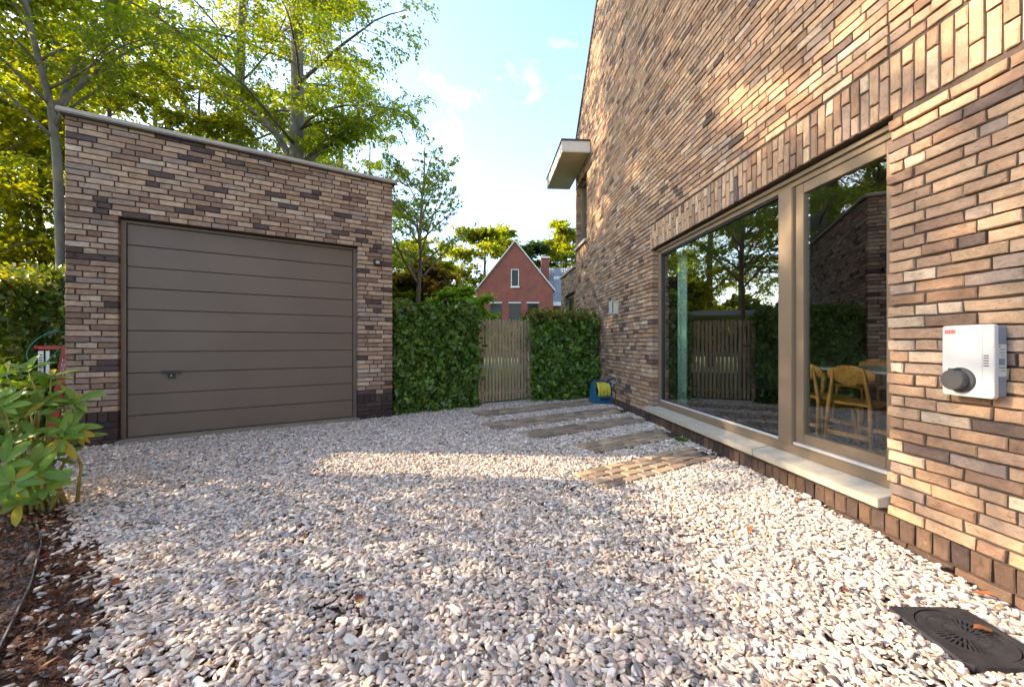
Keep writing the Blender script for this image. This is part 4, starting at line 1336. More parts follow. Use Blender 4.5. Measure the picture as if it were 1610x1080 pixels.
# background trees at the left
LEFT = [(-10.5, 8.0, 0.12, 9, 'thin tree with yellow leaves far left behind the hedge', YELLOWG, 31), (-13.5, 12.5, 0.2, 13, 'broad yellow green tree at the left edge behind the slim tree', YELLOWG, 32),
        (-15.5, 17.5, 0.22, 15, 'deep green tree in the wood behind the garage', BEECH, 33), (-7.8, 18.5, 0.2, 14, 'tree behind the forked beech with light green crown', BEECH, 34),
        (-17.5, 10.5, 0.2, 12, 'leafy tree at the far left margin of the wood', YELLOWG, 35), (-13.0, 23.0, 0.22, 16, 'tree deep in the wood seen over the garage', YELLOWG, 36),
        (-20.0, 16.0, 0.2, 14, 'wide tree filling the sky at the far left', BEECH, 37), (-11.5, 9.8, 0.11, 6.5, 'low thin tree behind the dark garden hedge', YELLOWG, 38), (-9.0, 10.0, 0.10, 6.0, 'small tree just behind the left rear garage corner', BEECH, 39),
        (-5.6, 20.0, 0.16, 5.6, 'tree behind the carport with low crown', YELLOWG, 40), (-8.5, 24.0, 0.2, 13, 'far tree behind the carport', BEECH, 42),
        (-9.2, 11.8, 0.12, 8.5, 'young tree filling the gap above the left half of the garage roof', YELLOWG, 43), (-11.6, 11.6, 0.13, 9.5, 'young tree above the left corner of the garage roof', YELLOWG, 44)]
for (x, y, r, h, lab, c, sd) in LEFT:
    T_ = [Vector((x, y, -0.1)), Vector((x + .1, y, h * .33)), Vector((x - .1, y, h * .66)), Vector((x, y, h))]
    tree('woodland_tree', lab, T_, r, 0.03, 22, h * 0.32, 0.10, 1.0, 9, 7, 12, 0.14, c, 'trees of the wood behind the garage', elev=(0, 45), droop=0.6, seed=sd, wood='bark_green', split_limbs=False, twig_len=0.55)

# young maple beside the hedge
young = [tuple(px(655, 520, 9.0)), tuple(px(657, 470, 9.0)), tuple(px(661, 420, 9.0)), tuple(px(660, 370, 9.0)), tuple(px(663, 320, 9.0)), tuple(px(667, 275, 9.0)), tuple(px(668, 232, 9.0))]
young[0] = (young[1][0], young[1][1], -0.1)
tree('young_maple', 'slender young maple with sparse small leaves behind the clipped hedge', young, 0.055, 0.012, 24, 2.0, 0.20, 0.80, 7, 3, 10, 0.074, (0.17, 0.22, 0.07), None, elev=(34, 56), droop=0.05, seed=41,
     wood='twig', twig_len=0.2, limb_r=0.55, prof=lambda u: 1.0 - 0.58 * u, flat=0.4, sub_f=0.30)

# distant trees between the houses
FAR = [(-3.2, 46, 0.3, 15.0, 5.6, 'round yellow green tree left of the red gable', YELLOWG, 51, 0.36), (2.2, 50, 0.3, 14.5, 4.0, 'bluish grey green tree peeping behind the red gable', (0.06, 0.09, 0.045), 52, 0.34),
       (7.0, 52, 0.3, 17.0, 5.5, 'tall light green tree behind the chimney', YELLOWG, 53, 0.36), (-9.5, 40, 0.25, 11.0, 4.6, 'leafy tree behind the young maple', YELLOWG, 54, 0.32),
       (-3.6, 17, 0.12, 4.2, 1.9, 'bronze leaved small tree between maple and red house', (0.13, 0.085, 0.025), 55, 0.15), (-1.6, 12.5, 0.08, 2.75, 1.2, 'bright lime green bush just behind the picket gate', (0.16, 0.24, 0.03), 56, 0.10),
       (-5.2, 16.5, 0.1, 3.6, 1.8, 'yellow shrub behind the young maple stem', (0.20, 0.21, 0.02), 57, 0.13)]
for (x, y, r, h, L, lab, c, sd, ll) in FAR:
    T_ = [Vector((x, y, -0.1)), Vector((x, y, h * .4)), Vector((x + .1, y, h * .75)), Vector((x, y, h * 0.92))]
    tree('garden_tree', lab, T_, r, 0.03, 24, L, 0.12, 1.0, 10, 6, 17, ll, c, None, elev=(0, 55), droop=0.5, seed=sd, wood='bark_green', split_limbs=False, twig_len=ll * 3.2,
         prof=lambda u: (1 - (u - 0.35) ** 2 * 1.5) * (1 - 0.25 * u))

# trees left of the yard that shade it
SIDE = [(-9.9, 6.0, 0.18, 13.5, 'leafy tree standing left of the yard that shades the wall', 61), (-13.0, 5.0, 0.2, 15.0, 'second leafy tree left of the yard', 62)]

for (x, y, r, h, lab, sd) in SIDE:
    T_ = [Vector((x, y, -0.1)), Vector((x + .1, y, h * .33)), Vector((x - .1, y, h * .66)), Vector((x, y, h))]
    tree('woodland_tree', lab, T_, r, 0.03, 28, h * 0.25, 0.50, 1.0, 10, 6, 24, 0.13, BEECH, None, elev=(0, 50), droop=0.6, seed=sd, split_limbs=False, twig_len=0.5)
# ---- hedges
def hedge(label, a, b, depth, h, n, col, ll, seed, group=None, top_col=None, gap=0.0, name='hedge'):
    """clipped hedge from a to b (ground points), leaves mostly in the outer shell, stems inside"""
    R = np.random.default_rng(seed)
    a = Vector((a[0], a[1], 0)); b = Vector((b[0], b[1], 0))
    L = (b - a).length; ang = atan2((b - a).y, (b - a).x)
    root = tag(empty(name, a, ang), label, 'hedge', group)
    # face choice by area: front, back, top, ends
    areas = np.array([L * h, L * h, L * depth, depth * h, depth * h]); areas = areas * np.array([1.3, 0.8, 1.2, 1, 1]); areas /= areas.sum()
    f = R.choice(5, n, p=areas)
    u = R.uniform(0, L, n); v = R.uniform(0, depth, n); w_ = R.uniform(0.0, h, n)
    ins = np.abs(R.normal(0, 0.055, n)) * np.where(R.random(n) < 0.25, 3.0, 1.0)
    bumpf = 0.06 * (np.sin(u * 9 + seed) * np.cos(w_ * 8 + 1) + np.sin(u * 21 + w_ * 17)) + R.normal(0, 0.018, n)
    X = u.copy(); Y = v.copy(); Z = w_.copy()
    N = np.zeros((n, 3))
    m_ = f == 0; Y[m_] = ins[m_] - bumpf[m_]; N[m_] = (0, -1, 0.35)
    m_ = f == 1; Y[m_] = depth - ins[m_] + bumpf[m_]; N[m_] = (0, 1, 0.35)
    m_ = f == 2; Z[m_] = h - ins[m_] + bumpf[m_] + np.abs(R.normal(0, 0.03, m_.sum())); N[m_] = (0, 0, 1)
    m_ = f == 3; X[m_] = ins[m_] - bumpf[m_]; N[m_] = (-1, 0, .3)
    m_ = f == 4; X[m_] = L - ins[m_] + bumpf[m_]; N[m_] = (1, 0, .3)
    P = np.stack([X, Y, np.maximum(Z, 0.01)], 1)
    N = unit(N + R.normal(0, 0.75, (n, 3)))
    D = np.cross(N, R.normal(0, 1, (n, 3))); D[:, 2] -= 0.35
    P = P - unit(D) * ll * 0.4
    Lf = ll * np.exp(R.normal(-0.08, 0.32, n))
    cols = jitter_cols(col, n, 0.38, 0.14)
    young_lit = (Z > h - 0.12) & (R.random(n) < 0.6)  # top leaves: young shoots, and on the garden hedge painted sunlight
    if top_col is not None: cols[young_lit] = jitter_cols(top_col, young_lit.sum(), 0.2, 0.12)
    leaves('foliage', P, D, N, Lf, Lf * 0.6, cols, M['hedge_leaf'], root)
    mb = MB()
    k = 0.1
    rr = random.Random(seed)
    while k < L:
        x = k; y = depth / 2 + rr.uniform(-.08, .08)
        mb.tube([(x, y, -0.05), (x + rr.uniform(-.05, .05), y, h * .4), (x + rr.uniform(-.1, .1), y + rr.uniform(-.1, .1), h * .93)], [0.016, 0.012, 0.004], 5)
        for _ in range(9):
            z0 = rr.uniform(0.08, h * .85); a_ = rr.uniform(0, 6.28); l_ = rr.uniform(.1, depth * .45)
            mb.tube([(x, y, z0), (x + cos(a_) * l_, y + sin(a_) * l_, z0 + l_ * .7)], [0.006, 0.003], 3)
        k += rr.uniform(0.16, 0.3)
    mb.build('stems', M['twig'], root, fix=False)
    return root
HCOL = (0.105, 0.19, 0.028)
hedge('tall clipped green hedge between the garage corner and the gate', gl_(-0.03, -0.08), gl_(-1.48, -0.12), 0.55, 1.60, 15000, HCOL, 0.075, 71, None, (0.10, 0.14, 0.02))
hedge('bright yellow green hedge across the lawn behind the gate', (-5.0, 30.5), (4.5, 31.0), 0.8, 2.5, 9000, (0.20, 0.25, 0.03), 0.18, 76)
gright0 = gl_(-2.52, -0.10)
hedge('clipped hedge between the gate and the house wall', gright0, wl(5.72, 0.06), 0.5, 1.60, 13000, HCOL, 0.070, 72, None, (0.17, 0.13, 0.02))
hedge('dense dark garden hedge left of the garage', (-9.8, 4.9), (-5.75, 5.35), 0.9, 2.02, 30000, (0.10, 0.15, 0.022), 0.07, 73, None, (0.26, 0.26, 0.02))  # yellow top leaves put sunlight into the colour of the hedge top
hedge('low end of the garden hedge just behind the red machine', (-5.02, 3.42), (-5.06, 4.45), 0.7, 1.72, 11000, (0.10, 0.15, 0.022), 0.07, 75, None, (0.26, 0.26, 0.02))  # same painted sun yellow along its top
hedge('hedge along the left side of the yard, outside the view', (-5.0, -3.5), (-4.78, 3.35), 0.8, 2.9, 26000, (0.05, 0.08, 0.016), 0.08, 74, None, (0.12, 0.15, 0.02))

# ---- rhododendron at the left: each leaf a part
rh = tag(empty('rhododendron', (-2.98, 2.55, 0)), 'large leaved rhododendron with some yellow leaves at the left edge', 'shrub')
def big_leaf(kind, c):
    mb = MB(); mb.col = c; vs = []; fs = []; n = 6
    for i in range(n + 1):
        t_ = i / n
        w_ = 0.5 * sin(pi * (t_ * 0.9 + 0.05)) ** 0.75 * (0.36 if kind != 2 else 0.30) * (1 if i < n else 0.05)
        zc = -0.16 * t_ ** 2 if kind != 1 else 0.10 * sin(t_ * pi) - 0.05 * t_
        vs += [(t_, -w_, zc + w_ * .18), (t_, -w_ * .5, zc + w_ * .02), (t_, 0, zc - 0.012), (t_, w_ * .5, zc + w_ * .02), (t_, w_, zc + w_ * .18)]
    for i in range(n):
        for j in range(4):
            b = i * 5 + j; fs.append((b, b + 1, b + 6, b + 5))
    mb.add(vs, fs)
    return mb
LCOLS = [(0.12, 0.21, 0.032), (0.16, 0.26, 0.04), (0.195, 0.30, 0.055), (0.40, 0.33, 0.04)]
leaf_meshes = {}
for k in range(3):
    for ci, c in enumerate(LCOLS):
        mb = big_leaf(k, c)
        o = mb.build('leaf', M['rhodo_leaf'], None, smooth=True, fix=False)
        leaf_meshes[(k, ci)] = o.data
        bpy.data.objects.remove(o)
rr = random.Random(9)
stems = MB()
tips = []
def stem(p, q, r0, r1, sag=0.05):
    p = Vector(p); q = Vector(q); m_ = (p + q) / 2 + Vector((rr.uniform(-.04, .04), rr.uniform(-.04, .04), sag))
    stems.tube([p, (p + m_) / 2 + Vector((0, 0, .01)), m_, q], [r0, r0 * .85, (r0 + r1) / 2, r1], 6)
# chosen tips (local to root), read from the photograph, plus a random fill
def loc(x, y, d): return px(x, y, d) - Vector((-2.98, 2.55, 0))
want = [(10, 590, 2.55), (45, 582, 2.5), (80, 592, 2.6), (20, 625, 2.45), (60, 640, 2.5), (100, 640, 2.55), (118, 632, 2.6), (35, 660, 2.4), (95, 690, 2.45), (105, 676, 2.5), (15, 700, 2.35), (50, 735, 2.3),
        (60, 745, 2.25), (30, 790, 2.2), (70, 765, 2.25), (20, 760, 2.15), (5, 640, 2.3), (70, 612, 2.7), (120, 688, 2.6), (55, 700, 2.6), (5, 730, 2.2), (40, 610, 2.8), (0, 605, 2.6), (85, 720, 2.5), (-30, 640, 2.3), (-40, 720, 2.2), (-60, 600, 2.5), (-25, 780, 2.2), (-80, 690, 2.3), (-20, 570, 2.7)]
for (x, y, d_) in want: tips.append(loc(x, y, d_))
nl = 0
for ti, tp in enumerate(tips):
    b0 = Vector((rr.uniform(-.12, .12), rr.uniform(-.15, .1), 0.0))
    mid = b0.lerp(tp, 0.55) + Vector((0, 0, 0.02 + 0.05 * rr.random()))
    stem(b0, mid, 0.011, 0.008); stem(mid, tp, 0.008, 0.004, 0.01)
    outd = Vector((tp.x, tp.y, 0.12)).normalized()
    ax = (outd * 0.75 + Vector((0.2, -0.35, 0.75))).normalized()
    e1 = ax.orthogonal().normalized(); e2 = ax.cross(e1)
    m_ = rr.randint(7, 10)
    ph0 = rr.uniform(0, 6.28)
    for k in range(m_):
        if nl >= 292: break
        a_ = ph0 + 2 * pi * k / m_ * 1.0 + rr.uniform(-.2, .2)
        up = rr.uniform(0.02, 0.55) if k % 3 else rr.uniform(0.3, 1.0)
        d_ = (e1 * cos(a_) + e2 * sin(a_) + ax * up).normalized()
        nrm = (ax - d_ * ax.dot(d_)).normalized()
        sd = nrm.cross(d_)
        Lf = rr.uniform(0.085, 0.155)
        low = tp.z < 0.55 and rr.random() < 0.10
        ci = 3 if (low or rr.random() < 0.05) else rr.choices((0, 1, 2), (4, 4, 3))[0]
        o = bpy.data.objects.new('leaf', leaf_meshes[(rr.randrange(3), ci)])
        COL.objects.link(o); o.parent = rh
        if low: d_ = (d_ + Vector((0, 0, -1.0))).normalized(); nrm = (nrm - d_ * nrm.dot(d_)).normalized(); sd = nrm.cross(d_)
        mt = Matrix((d_ * Lf, sd * Lf, nrm * Lf)).transposed().to_4x4()
        mt.translation = tp + d_ * 0.012
        o.matrix_local = mt
        nl += 1
stems.build('stem', M['yellow_twig'], rh, smooth=True, fix=False)

# small weed at the foot of the wall
wp = px(1072, 694, 661.5 / (694 - 540)); n = 60
RW = np.random.default_rng(3)
a_ = RW.uniform(0, 6.28, n); r_ = RW.uniform(0, .05, n)
P = np.stack([wp.x + r_ * np.cos(a_), wp.y + r_ * np.sin(a_), np.full(n, 0.0)], 1)
D = np.stack([np.cos(a_) * .7, np.sin(a_) * .7, RW.uniform(.4, 1.3, n)], 1)
LW = RW.uniform(.03, .075, n)
o = leaves('weed', P, D, RW.normal(0, 1, (n, 3)) + np.array([0, 0, 1.]), LW, LW * .35, np.tile(np.array([(0.10, 0.19, 0.03)]), (n, 1)), M['leaf']); tag(o, 'small green weed in the gravel by the end of a paving strip', 'weed')
# ================================================================== GATE
G0 = gl_(-1.56, -0.20); GLEN = 0.94
gate = tag(empty('picket_gate', (G0.x, G0.y, 0), atan2(GU.y, GU.x)), 'weathered wooden picket gate between the two clipped hedges', 'gate')
rr = random.Random(4)
ns = 14; pitch = GLEN / ns
for k in range(ns):
    x = k * pitch + 0.008; w_ = 0.045 + rr.uniform(-.003, .003)
    zt = 1.47 + rr.uniform(-.012, .012); zb = 0.055 + rr.uniform(-.01, .01)
    lean = rr.uniform(-.006, .006)
    mb = MB(); mb.prism([(x, zb), (x + w_, zb), (x + w_ + lean, zt - 0.02), (x + w_ * .75 + lean, zt), (x + w_ * .25 + lean, zt), (x + lean, zt - 0.02)], -0.006, 0.006)
    mb.build('slat', M['wood_grey'], gate, bevel=0.002, seg=1)
for zz in (0.16, 0.81, 1.36):
    mb = MB(); mb.box((-0.01, 0.0065, zz), (GLEN + 0.01, 0.035, zz + 0.06)); mb.build('rail', M['wood_grey'], gate, bevel=0.002, seg=1)
for x in (-0.075, GLEN + 0.015):
    mb = MB(); mb.box((x, -0.03, -0.1), (x + 0.065, 0.045, 1.52 if x > 0 else 1.45)); mb.build('post', M['wood_grey'], gate, bevel=0.004, seg=1)
mb = MB(); mb.box((-0.03, -0.028, 1.0), (0.11, -0.0125, 1.025)); mb.lathe([(0.016, -0.036), (0.016, -0.03)], 12, (0.07, 0, 1.012), 'y'); mb.build('latch', M['black'], gate)
mb = MB(); mb.box((-0.06, -0.09, -0.1), (GLEN + .05, 0.0, 0.035)); o = mb.build('gate_sill', M['coping'], gate, bevel=0.006)

# lawn beyond the gate
lawn = MB(); lawn.box((-7, 7.6, -0.13), (1.2, 24, -0.03))
R = np.random.default_rng(4)
o = lawn.build('lawn', M['meadow']); tag(o, kind='structure')
n = 26000
P = np.stack([R.uniform(-2.6, 1.2, n), 7.4 + (R.random(n) ** 1.6) * 9, np.full(n, -0.04)], 1)
D = np.stack([R.normal(0, .35, n), R.normal(0, .35, n), np.ones(n)], 1); N = R.normal(0, 1, (n, 3))
L = R.uniform(0.05, 0.1, n)
o = leaves('grass', P, D, N, L, L * 0.16, jitter_cols((0.13, 0.19, 0.03), n, .2), M['leaf']); tag(o, 'short sunlit lawn grass beyond the picket gate', 'grass', kind='stuff')

# ================================================================== HOSE REEL AND TAP
hp = px(946, 634, 7.02); hp.z = 0
hr = tag(empty('hose_reel', hp, radians(14)), 'blue plastic hose box wound with yellow hose by the hedge', 'hose reel')
mb = MB()
prof = [(-0.10, 0), (0.10, 0), (0.115, 0.10), (0.06, 0.36), (0.02, 0.385), (-0.05, 0.37), (-0.11, 0.12)]
for xx in (-0.185, 0.14):
    mb = MB(); mb.prism(prof, xx, xx + 0.042, 'x'); mb.build('side_shell', M['blue'], hr, bevel=0.008)
mb = MB(); mb.box((-0.142, -0.125, 0.002), (0.139, 0.11, 0.05)); mb.box((-0.142, -0.13, 0.051), (0.139, -0.1, 0.15)); mb.build('front_tray', M['blue'], hr, bevel=0.008)
mb = MB(); mb.box((-0.09, -0.1345, 0.075), (0.09, -0.1305, 0.118)); mb.build('name_plate', M['black'], hr)
mb = MB(); mb.tube([(-0.16, 0.0, 0.375), (-0.16, 0, 0.40), (0.16, 0, 0.40), (0.16, 0, 0.375)], 0.012, 8); mb.build('carry_handle', M['blue'], hr)
mb = MB(); mb.lathe([(0.06, -0.13), (0.06, 0.13)], 20, (0, 0, 0.21), 'x'); mb.build('drum', M['black'], hr)
mb = MB(); rr = random.Random(6)
for layer, r in ((0, 0.085), (1, 0.112), (2, 0.138)):
    pts = []
    for k in range(90):
        a = k * 0.5; x = -0.115 + 0.23 * ((k / 89) if layer % 2 == 0 else 1 - k / 89)
        pts.append((x + 0.01 * sin(a * .5 + layer), cos(a) * r, 0.225 + sin(a) * r))
    mb.tube(pts, 0.0135, 6)
mb.build('hose', M['yellow'], hr, smooth=True, fix=False)
tp = px(973, 640, 6.75); tp.z = 0
st = tag(empty('standpipe', tp), 'dark standpipe with a grey tap beside the blue hose box', 'tap')
mb = MB(); mb.tube([(0, 0, -0.05), (0, 0, 0.34)], 0.016, 10); mb.build('pipe', M['iron'], st, smooth=True)
mb = MB(); mb.lathe([(0.02, 0.33), (0.038, 0.345), (0.045, 0.38), (0.04, 0.42), (0.015, 0.435)], 16); mb.tube([(0, 0, 0.395), (-0.06, -0.02, 0.40), (-0.085, -0.02, 0.37)], [0.016, 0.014, 0.014], 8); mb.build('tap_head', M['grey_plastic'], st, smooth=True)
mb = MB(); mb.tube([(-0.085, -0.02, 0.365), (-0.10, -0.01, 0.28), (-0.04, 0.01, 0.2), (-0.05, 0.02, 0.12), (-0.12, 0.05, 0.03), (-0.2, 0.1, 0.04)], 0.012, 8); mb.tube([(-0.02, 0, 0.43), (-0.09, 0, 0.46), (-0.16, 0.02, 0.44), (-0.2, 0.04, 0.38)], 0.012, 8); mb.build('tap_hose', M['black'], st, smooth=True)
mb = MB(); mb.box((-0.022, -0.022, -0.02), (0.022, 0.022, 0.09)); mb.build('pipe_collar', M['blue'], st, bevel=0.005)

def spline(P, k=5):
    P = [Vector(p) for p in P]; out = []
    for i in range(len(P) - 1):
        a, b, c, d = P[max(0, i - 1)], P[i], P[i + 1], P[min(len(P) - 1, i + 2)]
        for q in range(k):
            t = q / k
            out.append(0.5 * ((2 * b) + (c - a) * t + (2 * a - 5 * b + 4 * c - d) * t * t + (3 * b - 3 * c + d - a) * t ** 3))
    out.append(P[-1]); return out
# ================================================================== RED MACHINE BY THE GARAGE
rm = tag(empty('log_splitter', (-4.69, 4.08, 0), radians(42)), 'red upright log splitter with a looped green hose behind the garage corner', 'machine')
mb = MB(); mb.prism([(-0.035, 0.1), (0.035, 0.1), (0.035, 0.95), (0.03, 1.02), (-0.03, 1.02), (-0.035, 0.95)], -0.035, 0.035)
for i in range(len(mb.v)):
    x, y, zz = mb.v[i]; mb.v[i] = (x + (zz - 0.1) * 0.12, y, zz)
mb.build('column', M['red'], rm, bevel=0.005)
mb = MB(); mb.box((-0.09, -0.025, 0.99), (0.085, 0.025, 1.025)); mb.lathe([(0.022, -0.115), (0.022, -0.09)], 12, (0, 0, 1.008), 'x'); mb.build('cross_arm', M['red'], rm, bevel=0.004)
mb = MB(); mb.tube([(0.11, 0, 1.0), (0.125, 0, 1.2), (0.15, 0, 1.42)], [0.012, 0.010, 0.007], 8); mb.build('lever', M['red'], rm)
mb = MB(); mb.box((-0.085, -0.025, 0.70), (-0.05, 0.01, 0.975)); mb.box((-0.035, -0.025, 0.70), (-0.01, 0.01, 0.975)); lb = mb.build('instruction_plate', M['silver'], rm)
mb = MB()
for k in range(9): mb.box((-0.080, -0.0256, 0.72 + k * 0.026), (-0.056, -0.0252, 0.733 + k * 0.026))
mb.build('plate_print', M['ink'], lb)
mb = MB()
# white characters on the column, stacked: H 8 2 1 like strokes
def glyph(mb, segs, x, z, w_, h_, y):
    t_ = 0.004
    S = {'t': ((0, h_), (w_, h_)), 'm': ((0, h_ / 2), (w_, h_ / 2)), 'b': ((0, 0), (w_, 0)), 'ul': ((0, h_ / 2), (0, h_)), 'll': ((0, 0), (0, h_ / 2)), 'ur': ((w_, h_ / 2), (w_, h_)), 'lr': ((w_, 0), (w_, h_ / 2))}
    for s_ in segs:
        (a, b), (c, d_) = S[s_]
        mb.box((x + min(a, c) - t_ / 2, y, z + min(b, d_) - t_ / 2), (x + max(a, c) + t_ / 2, y - 0.0008, z + max(b, d_) + t_ / 2))
for k, sg in enumerate((('ul', 'll', 'm', 'ur', 'lr'), ('t', 'm', 'b', 'ul', 'll', 'ur', 'lr'), ('t', 'ur', 'm', 'll', 'b'), ('ur', 'lr'))):
    zz = 0.86 - k * 0.05
    glyph(mb, sg, -0.012 + (zz - 0.1) * 0.12, zz, 0.022, 0.034, -0.0358)
mb.build('lettering', M['white_paint'], rm)
mb = MB(); mb.tube(spline([(0.11, 0.0, 1.16), (0.02, -0.03, 1.17), (-0.08, -0.05, 1.10), (-0.15, -0.05, 0.98), (-0.14, -0.05, 0.86), (-0.08, -0.05, 0.82), (-0.02, -0.05, 0.87), (0.06, -0.045, 1.0)]), 0.0065, 8); mb.build('hydraulic_hose', M['green_hose'], rm, smooth=True)
mb = MB(); mb.tube([(-0.14, 0.03, 0.72), (0.09, 0.03, 0.70)], 0.012, 8); mb.tube([(0.11, 0.06, 0.05), (0.14, 0.06, 0.72)], 0.04, 12); mb.build('ram', M['black'], rm)
mb = MB(); mb.box((-0.14, -0.15, 0.02), (0.2, 0.12, 0.10)); mb.build('base_plate', M['red'], rm, bevel=0.01)

# ================================================================== CHAIRS AND TABLE INSIDE
def chair_parts(root):
    # local: +x is the way the sitter faces, z up
    mb = MB(); n = 14
    vs = []; fs = []
    rows_ = 7
    for side_ in (0, 1):
        for j in range(rows_):
            v = -1 + 2 * j / (rows_ - 1)
            hw2 = 0.205 * (1 - abs(v) ** 3.2 * 0.55)
            for i in range(n + 1):
                u = -1 + 2 * i / n
                y = u * hw2
                x = -0.215 - 0.035 * (1 - u * u) + 0.10 * 0 + (-0.02 * v) + (0.012 if side_ else 0)
                vs.append((x, y, 0.735 + v * 0.095 * (1 - 0.12 * u * u)))
    S = rows_ * (n + 1)
    for j in range(rows_ - 1):
        for i in range(n):
            a = j * (n + 1) + i
            fs.append((a, a + 1, a + n + 2, a + n + 1)); fs.append((S + a, S + a + n + 1, S + a + n + 2, S + a + 1))
    border = [i for i in range(n + 1)] + [j * (n + 1) + n for j in range(1, rows_)] + [(rows_ - 1) * (n + 1) + i for i in range(n - 1, -1, -1)] + [j * (n + 1) for j in range(rows_ - 2, 0, -1)]
    for k in range(len(border)):
        a, b = border[k], border[(k + 1) % len(border)]; fs.append((a, S + a, S + b, b))
    mb.add(vs, fs); smooth_angle(mb.build('backrest', M['oak'], root), 50)
    mb = MB(); mb.prism([(x, y) for x, y in rrect(0.205, 0.215, 0.07)], 0.455, 0.48, 'z'); mb.build('seat', M['oak'], root, bevel=0.006)
    for sy in (-1, 1):
        # rear leg: blade that rises to a point at the backrest
        mb = MB()
        P = [(-0.265, sy * 0.20, 0.0), (-0.23, sy * 0.178, 0.46), (-0.236, sy * 0.150, 0.64), (-0.243, sy * 0.13, 0.80)]
        rs_ = [0.013, 0.021, 0.017, 0.006]
        mb.tube(P, rs_, 8); mb.build('leg', M['oak'], root, smooth=True)
        mb = MB(); mb.tube([(0.21, sy * 0.20, 0.0), (0.165, sy * 0.17, 0.455)], [0.012, 0.019], 8); mb.build('leg', M['oak'], root, smooth=True)
        mb = MB(); mb.box((-0.20, sy * 0.165 - 0.011, 0.40), (0.15, sy * 0.165 + 0.011, 0.4545)); mb.build('seat_rail', M['oak'], root)
    mb = MB(); mb.box((-0.256, -0.178, 0.165), (-0.236, 0.178, 0.205)); mb.build('stretcher', M['oak'], root, bevel=0.003)
    mb = MB(); mb.box((0.178, -0.18, 0.165), (0.198, 0.18, 0.205)); mb.build('stretcher', M['oak'], root, bevel=0.003)
c0 = tag(empty('dining_chair', (3.15, 3.56, 0.08), radians(16)), 'oak chair nearest the pier, its rounded back towards the right window light', 'chair', 'oak chairs in the dining room')
chair_parts(c0)
c0.scale = (0.94, 0.94, 0.94)
def copy_thing(o):
    c = o.copy(); COL.objects.link(c)
    for k in o.children:
        d_ = k.copy(); COL.objects.link(d_); d_.parent = c
        for g_ in k.children:
            e_ = g_.copy(); COL.objects.link(e_); e_.parent = d_
    return c
c1 = copy_thing(c0); c1.location = (3.16, 4.08, 0.08); c1.rotation_euler.z = radians(8); c1['label'] = 'second oak chair, half hidden behind the window mullion'
c2 = copy_thing(c0); c2.location = (4.35, 5.0, 0.08); c2.rotation_euler.z = radians(188); c2['label'] = 'oak chair on the far side of the pale table, only its back rim showing'
tb = tag(empty('dining_table', (3.92, 3.75, 0.08), radians(94)), 'pale green dining table beyond the oak chairs inside the room', 'table')
mb = MB(); mb.prism(rrect(0.95, 0.45, 0.03), 0.68, 0.705, 'z'); mb.build('tabletop', M['tabletop'], tb, bevel=0.004)
for sx_ in (-1, 1):
    for sy_ in (-1, 1):
        mb = MB(); mb.tube([(sx_ * .85, sy_ * .36, 0), (sx_ * .80, sy_ * .33, 0.679)], [0.018, 0.026], 8); mb.build('leg', M['oak'], tb, smooth=True)
# curtain at the far jamb
mb = MB(); pts = [(3.02 + 0.22 * k / 24, -0.30 + 0.02 * sin(k * 1.5)) for k in range(25)]
for k in range(24):
    (a, b), (c_, d_) = pts[k], pts[k + 1]
    mb.add([(a, b, 0.12), (c_, d_, 0.12), (c_, d_, 2.6), (a, b, 2.6)], [(0, 1, 2, 3)])
o = mb.build('curtain', M['curtain'], smooth=True, fix=False); o.matrix_world = Matrix.Translation(P0) @ Matrix.Rotation(WANG, 4, 'Z')
sol = o.modifiers.new('thickness', 'SOLIDIFY'); sol.thickness = 0.003
tag(o, 'narrow sage green curtain at the far jamb of the big window', 'curtain')
# framed picture on the room's rear wall
mb = MB(); frame_rect(mb, 3.3, 4.1, 0.95, 1.55, 0.03, -4.598, -4.56); o = mb.build('picture_frame', M['oak']); o.matrix_world = Matrix.Translation(P0) @ Matrix.Rotation(WANG, 4, 'Z')
tag(o, 'framed dark picture on the rear wall of the dining room', 'picture')
mb = MB(); mb.box((3.331, -4.597, 0.981), (4.069, -4.585, 1.519)); mb.build('print', M['room_floor'], o)

# ================================================================== RED HOUSE
RH = tag(empty('red_house', (0.25, 34.0, 0), radians(-1)), 'red brick house with a steep plain gable and tiled wing beyond the gate', 'house')
EW, EZ, AZ = 3.25, 5.6, 9.65
mb = MB(); mb.prism([(-EW, -0.3), (EW, -0.3), (EW, EZ), (0, AZ), (-EW, EZ)], 0.0, 0.3); mb.build('wall', M['red_brick'], RH)
mb = MB(); mb.box((-EW, 0.3, -0.3), (-EW + .3, 9, EZ)); mb.box((EW - .3, 0.3, -0.3), (EW, 9, EZ)); mb.build('side_wall', M['red_brick'], RH)
sl = sqrt(EW ** 2 + (AZ - EZ) ** 2); 
mb = MB()
for sx_ in (-1, 1):
    nx_, nz_ = (AZ - EZ) / sl, EW / sl
    a = (sx_ * (EW + 0.12), EZ - 0.15); b = (0, AZ)
    mb.prism([(a[0], a[1] + 0.02), (b[0], b[1] + 0.02), (b[0], b[1] + 0.16), (a[0], a[1] + 0.16)], -0.08, 9)
mb.build('roof', M['roof_dark'], RH)
mb = MB()
for sx_ in (-1, 1):
    a = (sx_ * (EW + 0.14), EZ - 0.17); b = (0, AZ)
    mb.prism([(a[0], a[1] + 0.03), (b[0], b[1] + 0.03), (b[0], b[1] + 0.17), (a[0], a[1] + 0.17)], -0.13, -0.081)
mb.build('verge_board', M['fascia'], RH)
